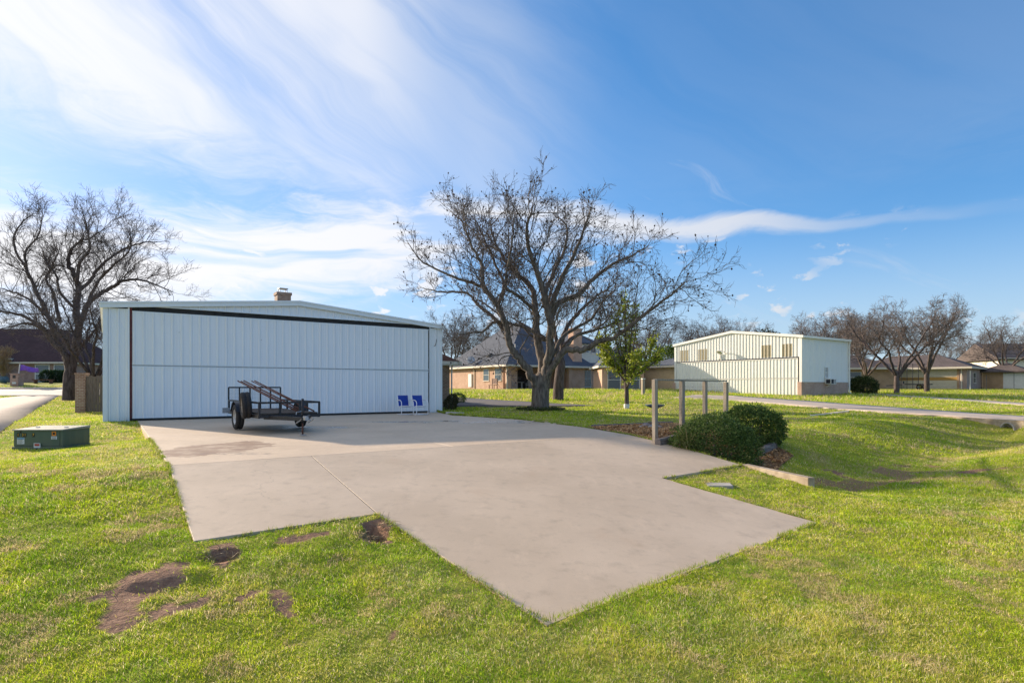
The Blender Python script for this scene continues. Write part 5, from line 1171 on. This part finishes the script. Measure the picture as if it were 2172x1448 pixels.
# big tree at the left
b = G(147, 849); D = b[1]; base = Vector(b); Lm = lambda pts, dep: px_limb(base, 3.3675, (0, 430), D, pts, dep); t = Tree(31, twig=.0085, up=.2, wob=.19)
t.wood.tube(smooth_path([(0, 0, -.3), (0, 0, .2), (.03, 0, 1.4), (.06, 0, 2.4)], 4), [.58, .50, .45, .42, .41, .40, .395, .39, .38, .37, .34, .28, .12], 14)
f = t.limb
f(Lm([(492, 1230), (480, 1120), (445, 1060), (380, 1000), (330, 920), (270, 870), (150, 800), (0, 775), (-120, 740)], -1.5), .24, .03); f(Lm([(490, 1220), (475, 1110), (440, 1030), (390, 950), (350, 830), (280, 750), (150, 660), (0, 610)], 1.5), .22, .03)
f(Lm([(400, 930), (340, 800), (280, 680), (230, 560), (190, 470), (180, 350), (270, 230), (300, 110)], -1), .15, .025); f(Lm([(505, 1220), (525, 1120), (545, 1000), (560, 870), (540, 760), (560, 640), (550, 560), (500, 460), (490, 400), (530, 310), (640, 250), (760, 180)], .8), .3, .022)
f(Lm([(565, 880), (620, 740), (700, 660), (800, 600), (900, 550), (1050, 560), (1240, 640)], -2.), .19, .02); f(Lm([(555, 640), (650, 550), (700, 470), (850, 350), (1000, 290), (1130, 280)], 1.5), .13, .02)
f(Lm([(548, 580), (570, 430), (640, 330), (620, 180), (590, 60)], -1.2), .12, .02); f(Lm([(430, 850), (380, 640), (330, 550), (380, 430), (430, 320)], 2.), .12, .02); f(Lm([(190, 470), (120, 360), (100, 240), (170, 130), (240, 80)], 1), .09, .02)
f(Lm([(540, 760), (430, 640), (400, 520), (330, 420), (300, 330)], -2), .1, .02); f(Lm([(620, 740), (700, 560), (830, 430), (930, 330), (920, 180)], -2.4), .11, .02); f(Lm([(340, 920), (200, 860), (100, 880), (0, 900)], -2), .1, .02); f(Lm([(560, 1040), (640, 960), (700, 870), (760, 760)], 1.8), .12, .02)
t.make('bare_tree', 'large bare tree left of the white hangar beside the driveway', 'bare trees', base, 'dark_bark')
# generic bare trees -----------------------------------------------------------
def generic(seed, H, spread=.62, forks=5, trunk=.28, kids=1.0, r0=None):
    rr = random.Random(seed); t = Tree(seed, twig=.011, up=.10, wob=.2, spread=1.15); r0 = r0 or .026 * H; th = H * trunk
    t.wood.tube(smooth_path([(0, 0, -.4), (0, 0, .3), (.03 * H * rr.uniform(-1, 1) * .3, 0, th)], 4), [r0 * 1.35, r0 * 1.15, r0 * 1.05, r0, r0, r0, r0 * .95, r0 * .8, r0 * .3], 10)
    for i in range(forks):
        a = i * 6.283 / forks + rr.uniform(-.4, .4); P = [Vector((0, 0, th * rr.uniform(.6, .8)))]; out = rr.uniform(.35, 1.) * spread; n = 5
        for k_ in range(1, n + 1):
            f_ = k_ / n; R_ = H * .62 * out * f_ ** .8; a += rr.uniform(-.22, .22); P.append(Vector((math.cos(a) * R_, math.sin(a) * R_, th + (H * .92 - th) * (f_ ** 1.05) * (1.08 - .38 * out))))
        t.limb(P, r0 * .55, .02, kids=kids, n=4, sides=7)
    return t
g = G(1902, 835); generic(41, 8.6, 1.0, 6, .25).make('bare_tree', 'bare spreading tree on the right lawn, left of the pair before the garage', 'bare trees', g, 'dark_bark', rz=1.0)
g = G(1966, 832); generic(42, 9.0, 1.0, 6, .28).make('bare_tree', 'bare spreading tree on the right lawn, right of the pair before the garage', 'bare trees', g, 'dark_bark', rz=2.2)
D = 74; p = at(2133, 823, D); generic(43, 8.8, 1.0, 6, .26).make('bare_tree', 'bare tree near the white wing door at the right edge', 'bare trees', (p.x, p.y, Tz(p.x, p.y)), 'dark_bark', rz=.5)
p = at(1838, 820, 67); g0 = generic(44, 9.2, .95, 6, .2).make('bare_tree', 'bare multi-stemmed tree directly right of the right hangar', 'bare trees', (p.x, p.y, Tz(p.x, p.y)), 'dark_bark', rz=.3)
p = at(198, 845, 38); g1 = generic(45, 7.6, .9, 6, .25).make('bare_tree', 'dark bare tree behind the plank fence', 'bare trees', (p.x, p.y, Tz(p.x, p.y)), 'dark_bark')
# far row of bare trees: copies of three
far = [(-790, 112, 0, 1.0), (-300, 105, 1, 1.1), (-120, 100, 0, 1.0), (30, 108, 1, 1.05), (110, 100, 0, .95), (190, 96, 1, .9), (890, 92, 0, 1.0), (960, 88, 1, .95), (1010, 100, 0, 1.1), (1060, 106, 1, 1.0), (1300, 104, 0, .95), (1370, 96, 1, 1.0), (1440, 92, 0, .95),
       (1490, 96, 1, 1.05), (1530, 100, 0, 1.1), (1585, 104, 1, 1.0), (1640, 108, 0, .95), (1720, 98, 1, 1.0), (1770, 92, 0, 1.05), (1812, 88, 1, 1.05), (1990, 112, 0, 1.0), (2080, 118, 1, 1.0), (2200, 110, 0, 1.0), (2420, 112, 1, 1.1)]
protoA = generic(51, 10.5, .8, 5, .22, .8); protoB = generic(52, 11.5, .75, 5, .2, .8); roots = {}
where = {-790: 'far bare tree beyond the left edge of the street', -300: 'far bare tree at the left end of the street', -120: 'far bare tree left of the rose brick house', 30: 'far bare tree behind the plum roof of the rose brick house', 110: 'far bare tree right of the cream chimney of the rose brick house', 190: 'far bare tree behind the plank fence and dark tree',
         890: 'far bare tree rising over the right end of the white hangar roof', 960: 'far bare tree left of the slate roof', 1010: 'far bare tree behind the left slope of the slate roof', 1060: 'far bare tree behind the sunlit hip of the slate roof', 1300: 'far bare tree behind the cream upper storey', 1370: 'far bare tree behind the young leafy tree',
         1440: 'far bare tree at the left end of the right hangar roof', 1490: 'far bare tree over the left slope of the right hangar roof', 1530: 'far bare tree just left of the right hangar ridge', 1585: 'far bare tree just right of the right hangar ridge', 1640: 'far bare tree over the right slope of the right hangar roof', 1720: 'far bare tree over the side wall of the right hangar',
         1770: 'far bare tree above the air conditioner side of the right hangar', 1812: 'far bare tree behind the low brown-roofed house', 1990: 'far bare tree behind the garage roof', 2080: 'far bare tree behind the cream house roof, left part', 2200: 'far bare tree behind the cream house beyond the right edge', 2420: 'far bare tree farthest right'}
for i, (px, D, k_, sc) in enumerate(far):
    p = at(px, 820, D); loc = (p.x, p.y, Tz(p.x, p.y)); lab = where[px]
    if k_ not in roots: roots[k_] = (protoA, protoB)[k_].make('bare_tree', lab, 'far row of bare trees', loc, 'dark_bark', sc=sc)
    else:
        o = copy_tree(roots[k_]); o.location = loc; o.rotation_euler = (0, 0, i * 1.9); o.scale = (sc, sc, sc * (.92 + .16 * ((i * 37) % 10) / 10)); o['label'] = lab
# ------------------------------------------------------------------ leaves
attr_mat('leaf', rough=.5, trans=.3); attr_mat('grass_blade', rough=.7, trans=.42, spec=.08)
def leaves(name, P, size, cols, parent=None, N=None, up=.3, seed=1, aspect=.55, mat='leaf'):
    """one small folded quad per leaf at the points P; N = outward direction"""
    r = np.random.default_rng(seed); n = len(P); d = r.normal(size=(n, 3)); 
    if N is not None: d = d * .75 + N * 1.0
    d[:, 2] += up; d /= np.linalg.norm(d, axis=1, keepdims=True); e = np.cross(d, r.normal(size=(n, 3))); e /= np.linalg.norm(e, axis=1, keepdims=True)
    s = size * r.uniform(.6, 1.35, (n, 1)); a = P; V = np.stack([a, a + d * s * .5 + e * s * aspect * .5, a + d * s, a + d * s * .5 - e * s * aspect * .5], 1).reshape(-1, 3)
    c = np.array(cols)[r.integers(0, len(cols), n)] * r.uniform(.7, 1.3, (n, 1)); o = np_mesh(name, V, np.arange(4 * n).reshape(n, 4), mat, np.repeat(c, 4, 0), parent); return o
def shell(n, lumps, seed, inner=.62):
    """points in the outer part of a union of ellipsoids (cx, cy, cz, rx, ry, rz)"""
    r = np.random.default_rng(seed); L = np.array(lumps, float); w = (L[:, 3] * L[:, 4] * L[:, 5]) ** (2 / 3); k_ = r.choice(len(L), n, p=w / w.sum()); v = r.normal(size=(n, 3)); v /= np.linalg.norm(v, axis=1, keepdims=True)
    rad = r.uniform(inner, 1.0, (n, 1)) ** .6; ph = v * 3.1 + L[k_, :1]; bump_ = 1 + .10 * np.sin(ph[:, :1] * 2.1 + 1) * np.cos(ph[:, 1:2] * 2.7) + .06 * np.sin(ph[:, 2:3] * 5)
    P = L[k_, :3] + v * L[k_, 3:6] * rad * bump_; ok = np.ones(n, bool)
    for l in L: q = ((P - l[:3]) / l[3:6]); ok &= (q ** 2).sum(1) > inner ** 2 * .8
    return P[ok], v[ok]
def shrub(name, label, loc, lumps, n, size, cols, group=None, seed=1, stems=5, inner=.62, core=True, cat='shrub'):
    t = thing(name, label, cat, loc, 0, group); P, N = shell(n, lumps, seed, inner); m = P[:, 2] > -.02; o = leaves('foliage', P[m], size, cols, t, N[m], .25, seed); o['kind'] = 'stuff'
    mb = MB(); rr = random.Random(seed)
    for i in range(stems):
        l = lumps[i % len(lumps)]; mb.tube([(l[0] * .25 + rr.uniform(-.05, .05), l[1] * .25, -.1), (l[0] * .6, l[1] * .6, l[2] * .5), (l[0] + rr.uniform(-.3, .3) * l[3], l[1] + rr.uniform(-.3, .3) * l[4], l[2] + .3 * l[5])], [.03, .022, .008], 6)
    mb.build('stem', 'twig_brown', t)['kind'] = 'stuff'
    return t
EVG = [(.075, .13, .03), (.105, .17, .04), (.055, .10, .025), (.16, .22, .055)]
x, y = 4.72, 13.55; shrub('round_shrub', 'large dense dark green round shrub at the edge of the apron', (x, y, Tz(x, y) - .02), [(0, 0, .52, .92, .85, .74), (-.45, .1, .46, .6, .6, .62), (.45, -.1, .44, .6, .62, .6), (0, -.3, .4, .8, .55, .55), (.1, .25, .75, .6, .5, .52)], 34000, .045, EVG, 'round evergreen shrubs', 3)
x, y = 6.2, 15.0; shrub('round_shrub', 'smaller round green shrub behind and right of the large one', (x, y, Tz(x, y) - .02), [(0, 0, .42, .78, .75, .56), (.3, -.1, .36, .52, .55, .46), (-.3, 0, .42, .55, .55, .52)], 19000, .052, EVG, 'round evergreen shrubs', 4)
g = G(950, 868); shrub('corner_bush', 'reddish green bush at the right corner of the white hangar', (g[0] + .15, g[1] - .1, g[2]), [(0, 0, .3, .36, .34, .36), (.1, 0, .5, .28, .28, .3)], 4200, .055, [(.06, .085, .025), (.12, .07, .04), (.04, .06, .02), (.15, .12, .05)], None, 5)
g = G(968, 856); shrub('corner_bush', 'small low bush a little behind the hangar corner bush', (g[0], g[1] + 1, g[2]), [(0, 0, .3, .5, .4, .36)], 2500, .06, EVG, None, 6)
p = at(1832, 828, 52); shrub('corner_bush', 'broad dark evergreen bush at the far corner of the right hangar', (p.x, p.y, Tz(p.x, p.y)), [(0, 0, .7, 1.2, 1.1, .85), (.5, .2, .6, .8, .8, .65), (-.4, 0, .85, .7, .8, .7)], 9000, .13, [(.045, .075, .02), (.07, .10, .03), (.15, .15, .05), (.03, .05, .018)], None, 7)
p = at(120, 810, 70); shrub('box_hedge', 'clipped dark hedge under the windows of the rose brick house', (p.x, p.y, Tz(p.x, p.y)), [(-1.1, 0, .7, .9, .6, .8), (0, 0, .7, .9, .6, .8), (1.1, 0, .7, .9, .6, .8)], 6000, .16, [(.02, .045, .02), (.03, .06, .02)], None, 8)
p = at(1418, 770, 82); shrub('evergreen_tree', 'green evergreen crown seen left of the right hangar roof', (p.x, p.y, Tz(p.x, p.y)), [(0, 0, 3.2, 2.6, 2.4, 2.6), (-1.6, 0, 2.4, 1.8, 1.8, 2.), (1.2, 0, 4.0, 1.7, 1.7, 1.7)], 7000, .28, [(.07, .12, .025), (.10, .15, .03), (.05, .085, .02)], None, 9, cat='tree')
p = at(1625, 700, 100); shrub('evergreen_tree', 'dark evergreen crown above the right slope of the right hangar roof', (p.x, p.y, Tz(p.x, p.y)), [(0, 0, 7.2, 3.2, 3, 2.6), (2.5, 0, 6.6, 2.6, 2.6, 2.2), (0, 0, 3, 2.5, 2.5, 4)], 8000, .3, [(.045, .05, .02), (.06, .07, .025), (.035, .04, .018)], None, 10, cat='tree')
# spray of straw-coloured bare shrub at the far left
t = Tree(77, twig=.012, up=.35, wob=.2); rr = random.Random(5)
for i in range(9): a = rr.uniform(0, 6.28); q = rr.uniform(.3, 1.3); t.limb([(0, 0, 0), (math.cos(a) * q * .4, math.sin(a) * q * .4, 1.6), (math.cos(a) * q, math.sin(a) * q, 3.2)], .04, .015, sub=.15, kids=1.1, n=3, sides=5)
pm('straw_twig', (.30, .22, .13), (.22, .16, .09), 5., .8); p = at(8, 812, 67); t.make('bare_shrub', 'straw-coloured bare shrub at the left edge before the rose brick house', None, (p.x, p.y, Tz(p.x, p.y) + .1), 'straw_twig', twm='straw_twig', cat='shrub')
# young leafy tree ------------------------------------------------------------
def young_tree():
    b = G(1329, 866); D = b[1]; base = Vector(b); s = D / FPX; root = thing('young_tree', 'young leafy green tree with a white-wrapped trunk foot', 'tree', base); rr = random.Random(9); wood = MB(); pts = []; out = []
    wood.tube(smooth_path([(0, 0, -.2), (.01, 0, .5), (0, 0, 1.3), (.03, 0, 2.1)], 4), [.135, .125, .12, .118, .115, .112, .11, .108, .106, .104, .102, .1, .098], 10)
    H = (866 - 622) * s
    for i in range(17):
        a = rr.uniform(0, 6.28); low = i < 10; h0 = rr.uniform(1.0, 1.9); q = rr.uniform(.55, 1.) * ((1.75 if low else .75)); zt = (rr.uniform(2.1, 3.9) if low else rr.uniform(4.2, H))
        if i == 16: q, zt = .15, H
        P = [Vector((0, 0, h0)), Vector((math.cos(a) * q * .55, math.sin(a) * q * .55, h0 + (zt - h0) * .35)), Vector((math.cos(a) * q, math.sin(a) * q, h0 + (zt - h0) * .75)), Vector((math.cos(a) * q * 1.05, math.sin(a) * q * 1.05, zt))]
        Q = smooth_path(P, 6); m = len(Q); wood.tube(Q, [.05 * (1 - j / m) + .008 for j in range(m)], 6)
        for j in range(4, m):
            for k_ in range(3):
                d = Vector((rr.gauss(0, 1), rr.gauss(0, 1), rr.gauss(.5, .8))).normalized(); L = rr.uniform(.2, .62) * (1 if low else .6); e = Q[j] + d * L; wood.tube([Q[j], Q[j] + d * L * .5 + Vector((0, 0, .03)), e], [.009, .007, .004], 3, False)
                for z in range(13 if low else 7): pts.append(Q[j].lerp(e, rr.uniform(.25, 1.05)) + Vector((rr.gauss(0, .05), rr.gauss(0, .05), rr.gauss(0, .05))))
    wood.build('trunk', 'dark_bark', root, True); P = np.array(pts); o = leaves('crown', P, .125, [(.25, .32, .03), (.34, .40, .04), (.17, .24, .025), (.40, .43, .06)], root, None, .2, 3, .62); o['kind'] = 'stuff'
    MB().lathe([(.135, -.05), (.145, 0), (.15, .22), (.14, .24), (.13, .22), (.125, -.05)], 14).build('trunk_guard', 'white_paint', root, True)
young_tree()
p = at(1335, 858, 45)
# strap-leaved clump beside the big shrub
def strap(label, loc, n, L, cols, seed, w=.012):
    r = np.random.default_rng(seed); a = r.uniform(0, 6.283, n); ti = r.uniform(.15, 1.15, n); Ls = L * r.uniform(.6, 1.15, n); k_ = 5; V = []; F = []; 
    for i in range(n):
        d = np.array((math.cos(a[i]), math.sin(a[i]), 0)); sd = np.array((-d[1], d[0], 0)) * w * r.uniform(.6, 1.2); p = d * r.uniform(0, .1); an = math.pi / 2 - ti[i] * .6; b = len(V)
        for j in range(k_ + 1):
            f_ = j / k_; V += [p - sd * (1 - f_ ** 2), p + sd * (1 - f_ ** 2)]; p = p + (d * math.cos(an) + np.array((0, 0, math.sin(an)))) * Ls[i] / k_; an -= ti[i] * .42
        F += [(b + 2 * j, b + 2 * j + 1, b + 2 * j + 3, b + 2 * j + 2) for j in range(k_)]
    c = np.array(cols)[r.integers(0, len(cols), n)] * r.uniform(.7, 1.3, (n, 1)); t = thing('strap_leaf_clump', label, 'plant', loc); np_mesh('foliage', np.array(V), np.array(F), 'leaf', np.repeat(c, 2 * (k_ + 1), 0), t)['kind'] = 'stuff'
strap('long-leaved grassy clump left of the large round shrub', (4.05, 13.3, Tz(4.05, 13.3)), 170, .62, [(.13, .16, .045), (.19, .20, .08), (.09, .12, .03), (.28, .24, .12)], 3)
# groundcover ring
r = np.random.default_rng(8); n = 2600; a = r.uniform(0, 6.283, n); q = 1.25 * np.sqrt(r.uniform(.12, 1, n)); P = np.c_[q * np.cos(a) * 1.0, q * np.sin(a) * .8, r.uniform(0, .16, n) * (1.3 - q / 1.4)]
leaves('foliage', P, .09, [(.05, .075, .02), (.08, .10, .03), (.12, .12, .05)], RING, None, .5, 8)['kind'] = 'stuff'
# ------------------------------------------------------------------ grass blades (short lawn, denser and finer close by)
def grass():
    r = np.random.default_rng(12)
    SOLID = BARE + [[fac(-.05, -13), fac(-.05, .02), fac(W1 + .05, .02), fac(W1 + .05, -13)]]
    u2 = np.array((math.cos(TH2), math.sin(TH2))); v2 = np.array((-math.sin(TH2), math.cos(TH2))); L2 = H2R - u2 * W2
    SOLID.append([tuple(L2 - .1 * u2), tuple(H2R + .1 * u2), tuple(H2R + .1 * u2 + 7.7 * v2), tuple(L2 - .1 * u2 + 7.7 * v2)])
    bands = [(2.6, 4.4, 9500, .0045, .021), (4.4, 6.5, 7000, .0052, .024), (6.5, 10, 3400, .0078, .030), (10, 16, 1250, .012, .036), (16, 25, 480, .02, .045), (25, 40, 170, .033, .06), (40, 62, 60, .055, .08)]
    VV, FF, CC = [], [], []; off = 0
    for d0, d1, den, w, h in bands:
        area = 1.05 * (d1 * d1 - d0 * d0); n = int(den * area); D = np.sqrt(r.uniform(d0 * d0, d1 * d1, n)); bx = r.uniform(-1.03, 1.03, n); x, y = bx * D, D
        dirt = dirt_at(x, y); clump = vnoise(x, y, 2.6) * .6 + vnoise(x, y, 7.) * .4
        keep = r.random(n) > np.clip(dirt * 1.0, 0, .97)
        keep &= r.random(n) < .45 + .75 * clump
        for poly in SOLID: keep &= ~inpoly(x, y, poly)
        x, y, clump = x[keep], y[keep], clump[keep]; n = len(x)
        # ragged overhang along the apron is kept by growing right up to its edge
        z = T(x, y) + turf(x, y) - .016; a = r.uniform(0, 6.283, n); dry = vnoise(x, y, .45) * .55 + vnoise(x + 31, y + 7, 1.7) * .45
        tall = .7 + .75 * vnoise(x + 5, y + 2, 1.1) + .35 * vnoise(x, y, 4.)
        lush = S((y - 32) / 8) * S((x + 16) / 6) * .9                                        # longer unmown grass by the brick house
        hh = h * tall * (1 + lush) * r.uniform(.55, 1.3, n); ww = w * r.uniform(.6, 1.3, n); lean = r.normal(0, .9, n) * hh + .4 * hh; la = a + r.normal(0, .8, n)
        s = np.c_[np.cos(a), np.sin(a), np.zeros(n)] * (ww / 2)[:, None]; p = np.c_[x, y, z]; l = np.c_[np.cos(la), np.sin(la), np.zeros(n)] * lean[:, None]; up = np.c_[np.zeros(n), np.zeros(n), hh]
        c = np.where((r.random(n) < .22 + .75 * np.clip((dry - .52) * 3, 0, 1) * .75)[:, None], np.array((.56, .50, .13)), np.where((r.random(n) < .5)[:, None], np.array((.27, .40, .018)), np.array((.45, .53, .025))))
        deep = S((vnoise(x + 11, y + 3, .8) * .5 + vnoise(x + 2, y + 8, 2.9) * .5 - .46) / .14) * (r.random(n) < .8); c = c * (1 - deep[:, None] * np.array((.38, .22, .2)))
        worn = S((vnoise(x + 21, y + 13, 1.3) * .5 + vnoise(x + 3, y + 1, 5.5) * .5 - .60) / .08); kw = r.random(n) < worn * .75; c = np.where(kw[:, None], np.array((.50, .40, .22)), c)
        straw = r.random(n) < .07 + .10 * (dry > .6); c = np.where(straw[:, None], np.array((.72, .62, .38)), c)
        c = c * 1.1 * r.uniform(.7, 1.3, (n, 1)) * (.82 + .4 * clump[:, None])
        if d1 <= 10:
            V = np.stack([p - s, p + s, p + l * .35 + up * .6 + s * .8, p + l * .35 + up * .6 - s * .8, p + l + up], 1).reshape(-1, 3); b = off + 5 * np.arange(n)
            F = np.concatenate([np.c_[b, b + 1, b + 2], np.c_[b, b + 2, b + 3], np.c_[b + 3, b + 2, b + 4]]); k_ = 5
        else:
            V = np.stack([p - s, p + s, p + l + up], 1).reshape(-1, 3); b = off + 3 * np.arange(n); F = np.c_[b, b + 1, b + 2]; k_ = 3
        VV.append(V); FF.append(F); CC.append(np.repeat(c, k_, 0)); off += len(V)
    # tufts creeping over the apron's edge
    A = np.array(APRON); e0, e1_ = A[1:-1], A[2:]; ln = np.linalg.norm(e1_ - e0, axis=1); n = 15000; k2 = r.choice(len(ln), n, p=ln / ln.sum()); q = e0[k2] + (e1_ - e0)[k2] * r.random((n, 1)) + r.normal(0, .016, (n, 2)); x, y = q[:, 0], q[:, 1]
    m = vnoise(x, y, 3.3) + .5 * vnoise(x, y, 9.) > .62; x, y = x[m], y[m]; n = len(x); z = T0(x, y) + .002; a = r.uniform(0, 6.283, n); hh = .034 * r.uniform(.5, 1.5, n); sc_ = np.maximum(1, y / 6.)
    s = np.c_[np.cos(a), np.sin(a), np.zeros(n)] * (.0028 * sc_)[:, None]; p = np.c_[x, y, z]; l = np.c_[-np.sin(a), np.cos(a), np.zeros(n)] * (hh * r.normal(0, 1., n))[:, None]; up = np.c_[np.zeros(n), np.zeros(n), hh * sc_ ** .5]
    V = np.stack([p - s, p + s, p + l + up], 1).reshape(-1, 3); b = off + 3 * np.arange(n); VV.append(V); FF.append(np.c_[b, b + 1, b + 2]); CC.append(np.repeat(np.where((r.random(n) < .3)[:, None], np.array((.5, .42, .2)), np.array((.30, .42, .03))) * r.uniform(.6, 1.2, (n, 1)), 3, 0))
    o = np_mesh('grass', np.concatenate(VV), np.concatenate(FF), 'grass_blade', np.concatenate(CC)); tag(o, 'short sunlit lawn grass with yellowed and worn patches', 'grass', kind='stuff'); print('GRASS tris', sum(map(len, FF)))
grass()
# dry roots and straw in the two washed-out holes
def tangle(h, n, seed, label):
    r = random.Random(seed); mb = MB(); hx, hy, rx, ry, ro, dp = h; z0 = Tz(hx, hy)
    for i in range(n):
        a = r.uniform(0, 6.28); q = r.uniform(.2, 1.15); p = Vector((hx + rx * q * math.cos(a), hy + ry * q * math.sin(a), 0)); p.z = Tz(p.x, p.y) + r.uniform(0, .05); d = Vector((r.gauss(0, 1), r.gauss(0, 1), r.gauss(.25, .5))).normalized() * r.uniform(.05, .16)
        mb.tube([p, p + d * .5 + Vector((0, 0, r.uniform(-.01, .02))), p + d], [.003, .0025, .0015], 3, False)
    o = mb.build('dry_roots', 'straw_twig'); tag(o, label, 'roots', kind='stuff')
tangle(HOLES[0], 150, 3, 'tangle of dry roots in the round hole by the apron corner'); tangle(HOLES[1], 150, 4, 'tangle of dry straw in the washed-out hole at the apron joint')
